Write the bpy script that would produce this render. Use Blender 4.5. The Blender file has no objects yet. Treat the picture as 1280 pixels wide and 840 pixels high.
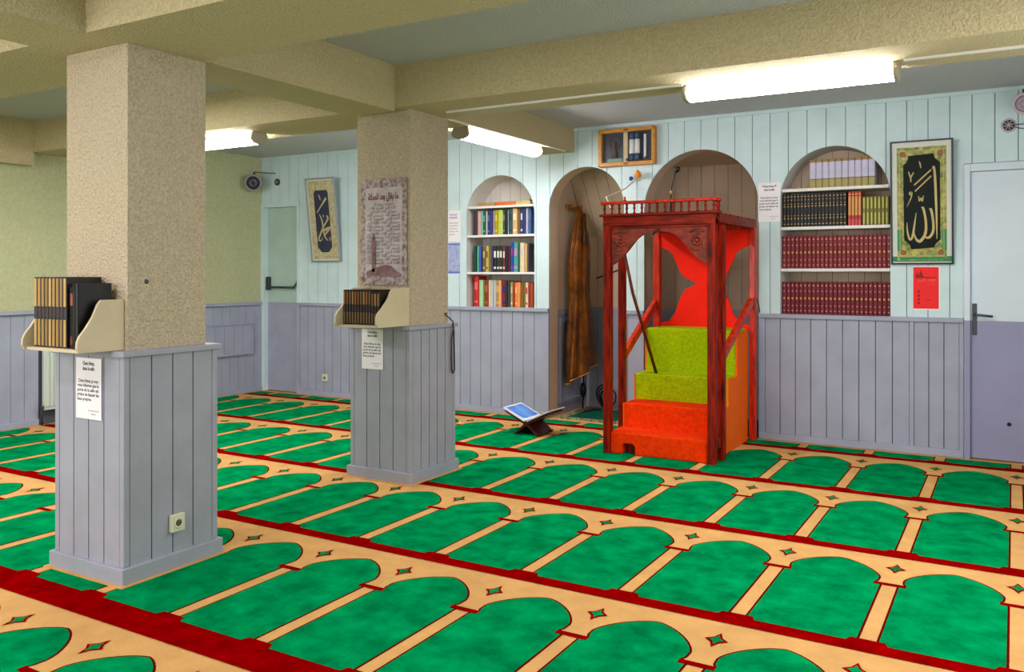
import bpy, bmesh, math, random
from mathutils import Vector, Matrix
random.seed(7)
S = bpy.context.scene
COL = S.collection

# ------------------------------------------------------------------ camera
cd = bpy.data.cameras.new('camera')
cam = bpy.data.objects.new('camera', cd)
COL.objects.link(cam)
cam.location = (0, 0, 1.35)
cam.rotation_euler = (math.pi/2, 0, 0.5308)
cd.sensor_width = 36.0
cd.lens = 36.0*1069/1280
cd.shift_y = -78.4/1280
cd.clip_start = 0.02
S.camera = cam

# ------------------------------------------------------------------ light and exposure
S.view_settings.view_transform = 'Standard'
S.view_settings.look = 'None'
S.view_settings.gamma = 1.0
S.view_settings.use_curve_mapping = False
S.view_settings.exposure = 0.32
W = bpy.data.worlds.new('world'); S.world = W; W.use_nodes = True
W.node_tree.nodes['Background'].inputs[0].default_value = (0.75, 0.85, 1.0, 1)
W.node_tree.nodes['Background'].inputs[1].default_value = 0.3

def area(name, loc, rot, sx, sy, power, color):
    l = bpy.data.lights.new(name, 'AREA'); l.shape = 'RECTANGLE'
    l.size = sx; l.size_y = sy; l.energy = power; l.color = color
    o = bpy.data.objects.new(name, l); COL.objects.link(o)
    o.location = loc; o.rotation_euler = rot
    return o
LENS_STRENGTH = 44.0
area('rear_fill_light', (-3.8, -2.45, 1.6), (math.radians(90), 0, 0), 3.0, 1.5, 128, (1.0, 0.93, 0.93))  # added soft fill behind the viewer; no window is built there
area('right_fill_light', (1.2, 3.6, 1.5), (math.radians(90), 0, math.radians(90)), 2.6, 1.3, 34, (1.0, 0.93, 0.93))  # added fill to brighten the pulpit's orange side; that wall has no window
area('front_bay_fill_light', (-2.6, 0.6, 2.62), (0, 0, 0), 1.3, 0.2, 28, (1.0, 0.93, 0.95))  # added fill below the front bay ceiling, without a fixture
area('left_bay_fill_light', (-5.6, 1.2, 2.62), (0, 0, 0), 1.3, 0.2, 40, (1.0, 0.94, 0.93))  # unseen fill light added over the left bay
area('middle_left_bay_fill_light', (-5.4, 3.5, 2.62), (0, 0, 0), 1.3, 0.2, 26, (1.0, 0.95, 0.95))  # unseen fill added for the middle left bay, no lamp there
area('middle_bay_fill_light', (0.45, 3.2, 2.62), (0, 0, 0), 1.3, 0.2, 24, (1.0, 0.94, 0.96))  # extra out-of-view fill added for the middle bay

# ------------------------------------------------------------------ helpers
def lin(c):
    return tuple(((v/255)/12.92 if v/255 <= .04045 else ((v/255+.055)/1.055)**2.4) for v in c)

def mat(name, c, rough=.6, var=0., vscale=6., bump=0., bscale=80., metal=0., spec=.35, c2=None, stretch=None, coat=0., detail=4., sheen=0., bdist=.01):
    m = bpy.data.materials.new(name); m.use_nodes = True
    nt = m.node_tree; b = nt.nodes['Principled BSDF']
    L = lin(c)
    b.inputs['Base Color'].default_value = (*L, 1)
    b.inputs['Roughness'].default_value = rough
    b.inputs['Metallic'].default_value = metal
    b.inputs['Specular IOR Level'].default_value = spec
    b.inputs['Coat Weight'].default_value = coat
    b.inputs['Sheen Weight'].default_value = sheen
    tc = None
    def coord(scale):
        t = nt.nodes.new('ShaderNodeTexCoord')
        mp = nt.nodes.new('ShaderNodeMapping')
        nt.links.new(t.outputs['Object'], mp.inputs['Vector'])
        if stretch: mp.inputs['Scale'].default_value = stretch
        n = nt.nodes.new('ShaderNodeTexNoise')
        n.inputs['Scale'].default_value = scale; n.inputs['Detail'].default_value = detail
        n.inputs['Roughness'].default_value = .6
        nt.links.new(mp.outputs[0], n.inputs['Vector'])
        return n
    if var > 0 or c2:
        n = coord(vscale)
        r = nt.nodes.new('ShaderNodeValToRGB')
        lo = lin(c2) if c2 else tuple(v*(1-var) for v in L)
        hi = L if c2 else tuple(min(1, v*(1+var)) for v in L)
        r.color_ramp.elements[0].color = (*lo, 1); r.color_ramp.elements[0].position = .33
        r.color_ramp.elements[1].color = (*hi, 1); r.color_ramp.elements[1].position = .67
        nt.links.new(n.outputs['Fac'], r.inputs['Fac'])
        nt.links.new(r.outputs['Color'], b.inputs['Base Color'])
    if bump > 0:
        n = coord(bscale)
        bp = nt.nodes.new('ShaderNodeBump'); bp.inputs['Strength'].default_value = min(1, bump)
        bp.inputs['Distance'].default_value = bdist
        nt.links.new(n.outputs['Fac'], bp.inputs['Height'])
        nt.links.new(bp.outputs['Normal'], b.inputs['Normal'])
    return m

M = {}
M['stucco'] = mat('rough cream stucco', (220, 202, 172), .8, .16, 85, 1., 85, detail=3, bdist=.03)
M['beam'] = mat('cream beam plaster', (206, 190, 148), .85, .12, 85, 1., 85, detail=3, bdist=.02)
M['ceiling'] = mat('pale blue textured ceiling paint', (218, 220, 224), .9, .09, 80, 1., 80, bdist=.03)
M['mint'] = mat('mint wall paint', (204, 224, 230), .5, .05, 5, .12, 30)
M['mint_dark'] = mat('mint door paint', (178, 202, 196), .5, .05, 5, .1, 30)
M['groove'] = mat('dark backing board', (90, 105, 105), .8)  # darker board showing in the gaps between planks
M['grey'] = mat('lilac grey wainscot paint', (160, 164, 184), .42, .07, 4, .15, 25)
M['grey_dark'] = mat('grey backing board', (82, 85, 100), .8)
M['pillar_grey'] = mat('grey pillar panel paint', (158, 159, 172), .42, .07, 4, .2, 25)
M['green_wall'] = mat('pale green textured wall', (200, 202, 160), .85, .07, 30, .9, 70, bdist=.02)
M['niche'] = mat('beige niche paint', (204, 182, 160), .7, .06, 4, .1, 30)
M['niche_white'] = mat('off white niche paint', (214, 210, 204), .6, .04, 4)
M['shelf'] = mat('white shelf paint', (232, 228, 226), .45, .03, 5)
M['door_white'] = mat('bluish white door paint', (214, 224, 238), .4, .03, 3)
M['door_grey'] = mat('lilac grey door paint', (150, 148, 182), .4, .04, 3)
M['chrome'] = mat('dark brushed metal', (90, 92, 100), .3, metal=.9)
M['steel'] = mat('grey steel', (70, 78, 80), .4, metal=.6)
M['black'] = mat('black plastic', (18, 18, 20), .4)
M['paper'] = mat('white paper', (240, 234, 240), .7, .02, 8)
M['ink'] = mat('black ink', (30, 30, 38), .7)
M['blue_ink'] = mat('blue ink', (96, 104, 190), .7)
M['tan'] = mat('tan carpet pile', (216, 166, 104), 1, .10, 5, .5, 260, spec=0)
M['red'] = mat('dark red carpet pile', (138, 0, 2), 1, .25, 9, .5, 260, spec=0)
M['outline'] = mat('maroon carpet outline', (92, 10, 6), 1, spec=0)
M['green'] = mat('green carpet pile', (0, 136, 78), 1, .36, 7, .5, 260, spec=0, detail=6)
M['rug'] = mat('dark green rug pile', (12, 84, 66), .95, .3, 12, .5, 200, spec=.1)
M['rug_border'] = mat('rug border weave', (190, 176, 130), .95, c2=(40, 80, 60), vscale=28, spec=.1)
M['wood'] = mat('dark red varnished wood', (160, 30, 4), .45, c2=(56, 8, 2), vscale=7, stretch=(5, 5, .7), coat=0, spec=.12, bump=.1, bscale=12)
M['wood_h'] = mat('red varnished wood', (150, 34, 8), .42, c2=(72, 12, 4), vscale=7, stretch=(.8, 5, 5), coat=0, spec=.12, bump=.1, bscale=12)
M['wood_bright'] = mat('bright red varnished wood', (220, 48, 8), .4, c2=(150, 20, 4), vscale=7, stretch=(5, 5, 1), coat=.1, spec=.25)
M['carved'] = mat('carved red brown wood', (150, 46, 18), .4, c2=(84, 20, 10), vscale=16, bump=.9, bscale=30)
M['red_carpet'] = mat('orange red step carpet', (255, 58, 0), .95, .2, 40, .7, 180, spec=.1)
M['lime_carpet'] = mat('yellow green step carpet', (168, 190, 2), .95, .2, 40, .7, 180, spec=.1)
M['red_board'] = mat('bright red lacquer board', (250, 30, 2), .6, .06, 5, spec=.15)
M['orange_board'] = mat('orange lacquer board', (255, 104, 2), .6, .06, 5, spec=.15)
M['lamp_body'] = mat('white lamp housing', (225, 222, 214), .4)
M['lamp_cap'] = mat('beige lamp end cap', (150, 140, 120), .5)
M['gold'] = mat('gilt', (206, 172, 92), .4, metal=.35)
M['gold_paper'] = mat('gold patterned border', (206, 190, 96), .5, c2=(96, 116, 50), vscale=34, detail=2)
M['gold_plain'] = mat('plain gold border', (196, 186, 116), .5)
M['silver_frame'] = mat('silver grey picture frame', (160, 165, 172), .35, metal=.5)
M['navy_frame'] = mat('dark navy picture frame', (40, 44, 62), .4)
M['mat_white'] = mat('pale picture mount', (222, 222, 214), .6)
M['calli_black'] = mat('black velvet', (8, 7, 8), .9, spec=.1)
M['calli_blue'] = mat('blue black velvet', (34, 36, 80), .6)
M['poster'] = mat('marbled poster paper', (206, 196, 196), .45, c2=(176, 160, 164), vscale=10)
M['poster_edge'] = mat('ornate poster border', (120, 86, 92), .5, c2=(196, 182, 180), vscale=34, detail=2)
M['poster_dark'] = mat('faded maroon print', (112, 72, 76), .6, c2=(150, 120, 118), vscale=20)
M['poster_title'] = mat('brown title print', (120, 44, 22), .6)
M['red_paper'] = mat('bright red printed paper', (246, 14, 14), .5, .05, 12)
M['red_print'] = mat('dark red print', (150, 8, 10), .6)
M['red_pale'] = mat('pale red print', (250, 90, 80), .6)
M['cream_board'] = mat('cream painted rack board', (204, 188, 156), .5, .05, 8)
M['radiator'] = mat('off white enamel', (206, 214, 204), .35)
M['speaker'] = mat('beige speaker housing', (150, 142, 140), .5)
M['speaker_pale'] = mat('pale lilac speaker rim', (196, 180, 192), .5)
M['cone'] = mat('dark speaker grille', (52, 50, 66), .6, bump=.5, bscale=300)
M['robe'] = mat('brown gold satin', (140, 76, 6), .4, c2=(44, 20, 2), vscale=5, spec=.25)
M['robe_trim'] = mat('gold hem', (190, 140, 40), .4)
M['peg'] = mat('light brown wood', (150, 96, 44), .5, .15, 10)
M['oak'] = mat('honey oak frame', (196, 134, 50), .4, .15, 12, stretch=(1, 1, 4))
M['navy'] = mat('dark navy backing', (44, 54, 74), .4, .2, 8)
M['cream_strip'] = mat('cream strip', (206, 190, 150), .5)
M['blue_tube'] = mat('blue glaze', (60, 84, 110), .25)
M['white_tube'] = mat('white glaze', (222, 222, 226), .25)
M['orange'] = mat('orange plastic', (250, 150, 20), .35)
M['blue'] = mat('blue plastic', (40, 66, 180), .35)
M['beige'] = mat('beige plastic', (222, 210, 180), .5)
M['outlet'] = mat('ivory outlet plastic', (214, 212, 186), .4)
M['rehal'] = mat('dark mahogany', (78, 22, 14), .35, c2=(42, 12, 10), vscale=10, stretch=(4, 1, 4))
M['page_blue'] = mat('blue printed page', (70, 110, 216), .35, c2=(110, 170, 240), vscale=9, detail=1)
M['page_white'] = mat('white page border', (238, 240, 248), .5)
M['pages'] = mat('cream page block', (216, 200, 160), .8, .1, 60, stretch=(20, 1, 1))
M['dowel'] = mat('brown staff wood', (110, 42, 18), .4, c2=(74, 26, 12), vscale=10, stretch=(5, 5, .8))

lens = bpy.data.materials.new('glowing lamp lens'); lens.use_nodes = True
_b = lens.node_tree.nodes['Principled BSDF']
_b.inputs['Base Color'].default_value = (1, 1, 1, 1)
_b.inputs['Emission Color'].default_value = (1.0, 0.97, 0.95, 1)
_b.inputs['Emission Strength'].default_value = LENS_STRENGTH
M['lens'] = lens
g = bpy.data.materials.new('picture glass'); g.use_nodes = True
nt = g.node_tree; nt.nodes.remove(nt.nodes['Principled BSDF'])
_t = nt.nodes.new('ShaderNodeBsdfTransparent'); _g = nt.nodes.new('ShaderNodeBsdfGlossy'); _g.inputs['Roughness'].default_value = .03
_l = nt.nodes.new('ShaderNodeLayerWeight'); _p = nt.nodes.new('ShaderNodeMath'); _p.operation = 'POWER'; _p.inputs[1].default_value = 5
_a = nt.nodes.new('ShaderNodeMath'); _a.operation = 'ADD'; _a.inputs[1].default_value = .03
_m = nt.nodes.new('ShaderNodeMixShader')
nt.links.new(_l.outputs['Facing'], _p.inputs[0]); nt.links.new(_p.outputs[0], _a.inputs[0])
nt.links.new(_a.outputs[0], _m.inputs[0]); nt.links.new(_t.outputs[0], _m.inputs[1]); nt.links.new(_g.outputs[0], _m.inputs[2])
nt.links.new(_m.outputs[0], nt.nodes['Material Output'].inputs['Surface'])
M['glass'] = g

ORI = {}          # world origin of every object: meshes are modelled in world coordinates

def tag(o, label=None, cat=None, group=None, kind=None):
    if label: o['label'] = label
    if cat: o['category'] = cat
    if group: o['group'] = group
    if kind: o['kind'] = kind
    return o

def thing(name, loc, label, cat, group=None, kind=None):
    o = bpy.data.objects.new(name, None); COL.objects.link(o)
    o.empty_display_size = .05
    o.location = loc; ORI[o] = Vector(loc)
    return tag(o, label, cat, group, kind)

class MB:
    def __init__(s): s.v = []; s.f = []; s.mi = []; s.sm = []; s.cur = 0; s.smooth = False
    def m(s, i): s.cur = i; return s
    def face(s, idx): s.f.append(tuple(idx)); s.mi.append(s.cur); s.sm.append(s.smooth)
    def add(s, pts): n = len(s.v); s.v += [tuple(p) for p in pts]; return n
    def box(s, x0, x1, y0, y1, z0, z1):
        n = s.add([(x0,y0,z0),(x1,y0,z0),(x1,y1,z0),(x0,y1,z0),(x0,y0,z1),(x1,y0,z1),(x1,y1,z1),(x0,y1,z1)])
        for f in ((0,3,2,1),(4,5,6,7),(0,1,5,4),(1,2,6,5),(2,3,7,6),(3,0,4,7)): s.face([n+i for i in f])
        return s
    def prism(s, pts, axis, a, b):
        """extrude a 2-D outline; axis 'y': pts are (x,z); 'x': (y,z); 'z': (x,y)"""
        k = len(pts)
        def P(p, t):
            if axis == 'y': return (p[0], t, p[1])
            if axis == 'x': return (t, p[0], p[1])
            return (p[0], p[1], t)
        n = s.add([P(p, a) for p in pts]+[P(p, b) for p in pts])
        s.face([n+i for i in range(k)]); s.face([n+k+i for i in reversed(range(k))])
        for i in range(k):
            j = (i+1) % k; s.face([n+i, n+k+i, n+k+j, n+j])
        return s
    def flat(s, pts, z):
        n = s.add([(p[0], p[1], z) for p in pts]); s.face([n+i for i in range(len(pts))]); return s
    def bar(s, p, q, w, h, up=(0,0,1)):
        p = Vector(p); q = Vector(q); d = (q-p).normalized(); u = Vector(up)
        sd = d.cross(u).normalized(); u = sd.cross(d).normalized()
        n = s.add([c + sd*a*w/2 + u*b*h/2 for c in (p, q) for a, b in ((-1,-1),(1,-1),(1,1),(-1,1))])
        for f in ((0,1,2,3),(7,6,5,4),(0,4,5,1),(1,5,6,2),(2,6,7,3),(3,7,4,0)): s.face([n+i for i in f])
        return s
    def tube(s, pts, r, seg=8, closed=False):
        pts = [Vector(p) for p in pts]; k = len(pts); rs = r if isinstance(r, (list, tuple)) else [r]*k
        ref = None; rings = []
        for i, p in enumerate(pts):
            a = pts[(i-1) % k] if (closed or i > 0) else p
            b = pts[(i+1) % k] if (closed or i < k-1) else p
            d = (b-a).normalized()
            if ref is None: ref = Vector((0,0,1)) if abs(d.z) < .9 else Vector((1,0,0))
            u = d.cross(ref).normalized(); v = u.cross(d).normalized(); ref = v
            rings.append(s.add([p+u*math.cos(t)*rs[i]+v*math.sin(t)*rs[i] for t in [2*math.pi*j/seg for j in range(seg)]]))
        sm = s.smooth; s.smooth = True
        for i in range(k if closed else k-1):
            a = rings[i]; b = rings[(i+1) % k]
            for j in range(seg): s.face([a+j, a+(j+1) % seg, b+(j+1) % seg, b+j])
        s.smooth = False
        if not closed:
            s.face([rings[0]+j for j in reversed(range(seg))]); s.face([rings[-1]+j for j in range(seg)])
        s.smooth = sm
        return s
    def lathe(s, prof, c, axis=(0,0,1), seg=16, smooth=True):
        c = Vector(c); d = Vector(axis).normalized(); ref = Vector((0,0,1)) if abs(d.z) < .9 else Vector((1,0,0))
        u = d.cross(ref).normalized(); v = d.cross(u).normalized(); rings = []
        for r, h in prof:
            rings.append(s.add([c+d*h+u*math.cos(t)*max(r,1e-4)+v*math.sin(t)*max(r,1e-4) for t in [2*math.pi*j/seg for j in range(seg)]]))
        sm = s.smooth; s.smooth = smooth
        for a, b in zip(rings, rings[1:]):
            for j in range(seg): s.face([a+j, a+(j+1) % seg, b+(j+1) % seg, b+j])
        s.smooth = sm
        s.face([rings[0]+j for j in reversed(range(seg))]); s.face([rings[-1]+j for j in range(seg)])
        return s
    def build(s, name, mats, parent=None, origin=None, bevel=0.):
        if not isinstance(mats, (list, tuple)): mats = [mats]
        if parent is not None: o0 = ORI[parent]
        elif origin is not None: o0 = Vector(origin)
        else:
            xs = [p[0] for p in s.v]; ys = [p[1] for p in s.v]; zs = [p[2] for p in s.v]
            o0 = Vector(((min(xs)+max(xs))/2, (min(ys)+max(ys))/2, min(zs)))
        me = bpy.data.meshes.new(name)
        me.from_pydata([Vector(p)-o0 for p in s.v], [], s.f)
        for m in mats: me.materials.append(M[m] if isinstance(m, str) else m)
        me.polygons.foreach_set('material_index', s.mi)
        me.polygons.foreach_set('use_smooth', s.sm)
        bm = bmesh.new(); bm.from_mesh(me)
        bmesh.ops.recalc_face_normals(bm, faces=bm.faces)
        bm.to_mesh(me); bm.free()
        me.update()
        o = bpy.data.objects.new(name, me); COL.objects.link(o)
        if parent is not None: o.parent = parent
        else: o.location = o0
        ORI[o] = o0
        if bevel:
            b = o.modifiers.new('bevel', 'BEVEL'); b.width = bevel; b.segments = 2; b.limit_method = 'ANGLE'
        return o

def B(*a): return MB().box(*a)

_txt = {}
def text_tris(s, size, shear=0., bold=0.):
    key = (s, bold)
    if key not in _txt:
        cu = bpy.data.curves.new('t', 'FONT'); cu.body = s; cu.size = 1.0; cu.resolution_u = 2; cu.offset = bold
        ob = bpy.data.objects.new('t', cu); COL.objects.link(ob)
        dg = bpy.context.evaluated_depsgraph_get()
        me = bpy.data.meshes.new_from_object(ob.evaluated_get(dg))
        _txt[key] = ([tuple(v.co) for v in me.vertices], [tuple(p.vertices) for p in me.polygons])
        bpy.data.objects.remove(ob); bpy.data.curves.remove(cu); bpy.data.meshes.remove(me)
    v, f = _txt[key]
    return [(p[0]*size, p[1]*size) for p in v], f
def put_text(mb, s, size, x, z, y, width=None, align='l', bold=0.02):
    """flat print on a surface facing -Y"""
    v, f = text_tris(s, size, bold=bold)
    if not v: return
    x0 = min(p[0] for p in v); x1 = max(p[0] for p in v)
    k = (width/(x1-x0)) if width else 1.0
    w = (x1-x0)*k
    ox = x if align == 'l' else (x-w/2 if align == 'c' else x-w)
    n = mb.add([(ox+(p[0]-x0)*k, y, z+p[1]) for p in v])
    for q in f: mb.face([n+i for i in q])

def stroke(mb, pts, y, closed=False):
    """tapered brush stroke on a plane facing -Y, pts = (x, z, width)"""
    P = []
    for i in range(len(pts)-1):
        p0 = pts[max(0, i-1)]; p1 = pts[i]; p2 = pts[i+1]; p3 = pts[min(len(pts)-1, i+2)]
        for t in (0, .25, .5, .75):
            P.append(tuple(.5*((2*p1[k])+(-p0[k]+p2[k])*t+(2*p0[k]-5*p1[k]+4*p2[k]-p3[k])*t*t+(-p0[k]+3*p1[k]-3*p2[k]+p3[k])*t**3) for k in range(3)))
    P.append(pts[-1])
    L = []; R = []
    for i, p in enumerate(P):
        a = P[max(0, i-1)]; b = P[min(len(P)-1, i+1)]
        dx, dz = b[0]-a[0], b[1]-a[1]; l = math.hypot(dx, dz) or 1
        L.append((p[0]-dz/l*p[2]/2, y, p[1]+dx/l*p[2]/2)); R.append((p[0]+dz/l*p[2]/2, y, p[1]-dx/l*p[2]/2))
    n = mb.add(L+R); k = len(P)
    for i in range(k-1): mb.face([n+i, n+i+1, n+k+i+1, n+k+i])

ORD = ['first','second','third','fourth','fifth','sixth','seventh','eighth','ninth','tenth','eleventh','twelfth','thirteenth',
 'fourteenth','fifteenth','sixteenth','seventeenth','eighteenth','nineteenth','twentieth','twenty-first','twenty-second',
 'twenty-third','twenty-fourth','twenty-fifth','twenty-sixth','twenty-seventh','twenty-eighth']

# ================================================================== room shell
XL, XR, YF, YB, ZC = -7.5, 1.25, -2.6, 7.06, 2.68
tag(B(XL-.2, XR+.2, YF-.2, 8.1, -.12, -.004).build('floor', 'tan'), 'solid floor slab under the carpet', None, kind='structure')
ceil = B(XL-.2, XR+.2, YF-.2, YB+.2, ZC, ZC+.15).build('ceiling', 'ceiling'); tag(ceil, 'pale textured ceiling between cream beams', kind='structure')
def beam(x0, x1, y0, y1, z): return B(x0, x1, y0, y1, z, ZC-.0005).build('beam', 'beam', ceil)
beam(XL, XR, 2.19, 2.77, 2.36)          # across, over the near pillar
beam(XL, XR, 4.33, 4.84, 2.41)          # across, over the far pillar
beam(-3.77, -3.36, YF, 2.19, 2.36)
beam(-3.77, -3.41, 2.77, 4.33, 2.385)
beam(-3.80, -3.48, 4.84, YB, 2.46)
beam(XL, -7.38, YF, 4.33, 2.29)

# niches in the mihrab wall: x0, x1, crown, sill
NI = [(-4.667, -3.900, 2.296, 1.02), (-3.746, -2.990, 2.321, 0.), (-2.800, -1.800, 2.400, 0.), (-1.630, -0.810, 2.350, 1.02)]
DO = [(-7.5, -6.90, 2.155), (-.315, .66, 2.150)]
def arch(n, x):
    c = (n[0]+n[1])/2; r = (n[1]-n[0])/2; return n[2]-r+math.sqrt(max(0, r*r-(x-c)**2))
def lower(x, base):
    for n in NI:
        if n[0] < x < n[1]: return arch(n, x)
    for d in DO:
        if d[0] <= x < d[1]: return d[2]
    return base
BRK = sorted([v for n in NI for v in n[:2]]+[-6.90, -.315, .66])
def strip_outline(xa, xb, base, top):
    xs = {xa, xb}
    for k in range(1, 8): xs.add(xa+(xb-xa)*k/8)
    for b in BRK:
        if xa < b < xb: xs |= {b-1e-4, b+1e-4}
    for n in NI:
        for k in range(1, 48):
            v = (n[0]+n[1])/2-(n[1]-n[0])/2*math.cos(math.pi*k/48)
            if xa < v < xb: xs.add(v)
    xs = sorted(xs)
    return [(x, lower(min(max(x, xa+2e-5), xb-2e-5), base)) for x in xs]+[(xb, top), (xa, top)]

wall = MB()
x = XL-.2
while x < XR+.1:
    xb = min(x+.18, XR+.2)
    wall.prism(strip_outline(max(x, XL+1e-3) if x < XL else x, xb, 1.0, ZC), 'y', 7.078, 7.24)
    x = xb
for xa, xb in ((-6.90, NI[1][0]), (NI[1][1], NI[2][0]), (NI[2][1], -.315), (.66, XR+.2)):
    wall.box(xa, xb, 7.078, 7.24, 0, 1.0)
wb = wall.build('wall_back', 'groove'); tag(wb, 'mint panelled wall with four arched niches', kind='structure')

def plank_pts(o): return o
pw = .1447; x = XL+.002
while x < XR-.01:
    xb = min(x+pw, XR)
    out = strip_outline(x+.0025, xb-.0025, 1.022, ZC-.002)
    MB().prism(out, 'y', 7.06, 7.08).build('plank', 'mint', wb)
    x = xb
pl = .118
for xa, xb in ((-6.898, NI[1][0]-.035), (NI[1][1]+.03, NI[2][0]-.03), (NI[2][1]+.05, -.677), (-.648, -.345), (.663, XR)):
    n = max(1, round((xb-xa)/pl)); w = (xb-xa)/n
    for k in range(n):
        B(xa+k*w+.003, xa+(k+1)*w-.003, 7.06, 7.08, .055, .99).build('plank', 'grey', wb)
for xa, xb in ((NI[1][0]-.035, NI[1][0]), (NI[1][1], NI[1][1]+.03), (NI[2][0]-.03, NI[2][0]), (NI[2][1], NI[2][1]+.05), (-.345, -.317)):
    B(xa, xb, 7.052, 7.08, .0, .995).build('corner_board', 'grey', wb)
B(-.677, -.648, 7.050, 7.08, .055, .99).build('corner_board', 'grey', wb)
B(-.668, -.655, 7.053, 7.0795, 1.02, ZC-.003).build('joint_strip', 'mint', wb)
rail = MB(); base = MB()
for xa, xb in ((-6.898, NI[1][0]), (NI[1][1], NI[2][0]), (NI[2][1], -.317), (.661, XR)):
    rail.box(xa, xb, 7.035, 7.078, .988, 1.022); base.box(xa, xb, 7.042, 7.06, 0, .055)
for n in (NI[0], NI[3]): rail.box(n[0], n[1], 7.078, 7.36, 1.0, 1.022)
tag(rail.build('trim_1', 'grey', bevel=.004), 'grey dado rail along the mihrab wall', kind='structure')
tag(base.build('baseboard_back', 'grey', bevel=.004), 'grey baseboard along the mihrab wall', kind='structure')
tag(B(XL, XR, 7.045, 7.0595, ZC-.03, ZC-.001).build('trim_2', 'mint'), 'thin mint moulding where wall meets ceiling', kind='structure')

def lining(n, y0, y1, m, name='niche_lining'):
    mb = MB(); c = (n[0]+n[1])/2; r = (n[1]-n[0])/2; zs = n[2]-r; t = .018
    def out(rr): return [(c-rr, n[3])]+[(c-rr*math.cos(a), zs+rr*math.sin(a)) for a in [math.pi*k/48 for k in range(49)]]+[(c+rr, n[3])]
    a = out(r-.001); b = out(r+t); k = len(a)
    i0 = mb.add([(p[0], y0, p[1]) for p in a]); i1 = mb.add([(p[0], y1, p[1]) for p in a])
    i2 = mb.add([(p[0], y0, p[1]) for p in b]); i3 = mb.add([(p[0], y1, p[1]) for p in b])
    for j in range(k-1):
        mb.face([i0+j, i0+j+1, i1+j+1, i1+j]); mb.face([i2+j, i3+j, i3+j+1, i2+j+1])
        mb.face([i0+j, i2+j, i2+j+1, i0+j+1]); mb.face([i1+j, i1+j+1, i3+j+1, i3+j])
    return mb.build(name, m, wb)
lining(NI[0], 7.081, 7.37, 'niche_white'); lining(NI[3], 7.081, 7.37, 'niche_white')
def panel_run(parent, p0, d, width, pwid, z0, z1, m, nrm, th=.012, gap=.004, name='plank'):
    """vertical boards from p0 along unit direction d (2-D), standing proud along nrm"""
    n = max(1, round(width/pwid)); w = width/n; obs = []
    for k in range(n):
        a = k*w+gap/2; b = (k+1)*w-gap/2
        q = [(p0[0]+d[0]*a, p0[1]+d[1]*a), (p0[0]+d[0]*b, p0[1]+d[1]*b)]
        q += [(q[1][0]+nrm[0]*th, q[1][1]+nrm[1]*th), (q[0][0]+nrm[0]*th, q[0][1]+nrm[1]*th)]
        obs.append(MB().prism(q, 'z', z0, z1).build(name, m, parent))
    return obs
# book niches: back boards
for n in (NI[0], NI[3]):
    B(n[0]-.03, n[1]+.03, 7.372, 7.40, .95, n[2]+.05).build('niche_back', 'groove', wb)
    panel_run(wb, (n[0]-.02, 7.372), (1, 0), n[1]-n[0]+.04, .118, .96, n[2]+.04, 'niche_white' if n is NI[0] else 'niche', (0, -1), .008)
# deep niche 2 (robe) and mihrab niche 3
def deep(n, xi0, xi1, m):
    a0, a1 = xi0, xi1; yb = 7.9
    lining(n, 7.081, 7.24, m)
    B(a0-.08, a0-.012, 7.2405, yb+.1, 0, 2.75).build('niche_side', m, wb)
    B(a1+.012, a1+.08, 7.2405, yb+.1, 0, 2.75).build('niche_side', m, wb)
    B(a0-.012, a1+.012, yb+.012, yb+.1, 0, 2.75).build('niche_back', m, wb)
    for z0, z1, mm in ((.06, .955, 'grey'), (1.01, 2.7, m)):
        panel_run(wb, (a0-.012, 7.245), (0, 1), yb-7.245, .13, z0, z1, mm, (1, 0))
        panel_run(wb, (a1+.012, 7.245), (0, 1), yb-7.245, .13, z0, z1, mm, (-1, 0))
        panel_run(wb, (a0, yb+.012), (1, 0), a1-a0, .13, z0, z1, mm, (0, -1))
    r = MB(); r.box(a0-.011, a0+.012, 7.245, yb, .955, 1.01); r.box(a1-.012, a1+.011, 7.245, yb, .955, 1.01); r.box(a0+.012, a1-.012, yb-.012, yb+.011, .955, 1.01)
    r.box(a0-.011, a0+.01, 7.245, yb, 0, .06); r.box(a1-.01, a1+.011, 7.245, yb, 0, .06); r.box(a0+.01, a1-.01, yb-.01, yb+.011, 0, .06)
    r.build('niche_rail', 'grey', wb)
deep(NI[1], -3.762, -2.975, 'niche')
q = MB()
for y0_, y1_, z0_, z1_ in ((7.30, 7.82, .885, .92), (7.30, 7.82, .10, .13), (7.30, 7.33, .13, .885), (7.79, 7.82, .13, .885)): q.box(-3.762, -3.748, y0_, y1_, z0_, z1_)
q.build('panel_frame', 'grey', wb)
deep(NI[2], -2.815, -1.785, 'niche')
# mihrab ceiling and the sloping boarded soffit in the robe niche
MB().prism([(7.241, 2.43), (7.899, 2.365), (7.899, 2.45), (7.241, 2.5)], 'x', -2.80, -1.80).build('niche_ceiling', 'niche', wb)
for k in range(6):
    xa = -3.748+k*.1265; MB().prism([(7.245, 2.72), (7.887, 1.72), (7.887, 1.76), (7.27, 2.72)], 'x', xa, xa+.1225).build('soffit_board', 'niche', wb)

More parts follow.
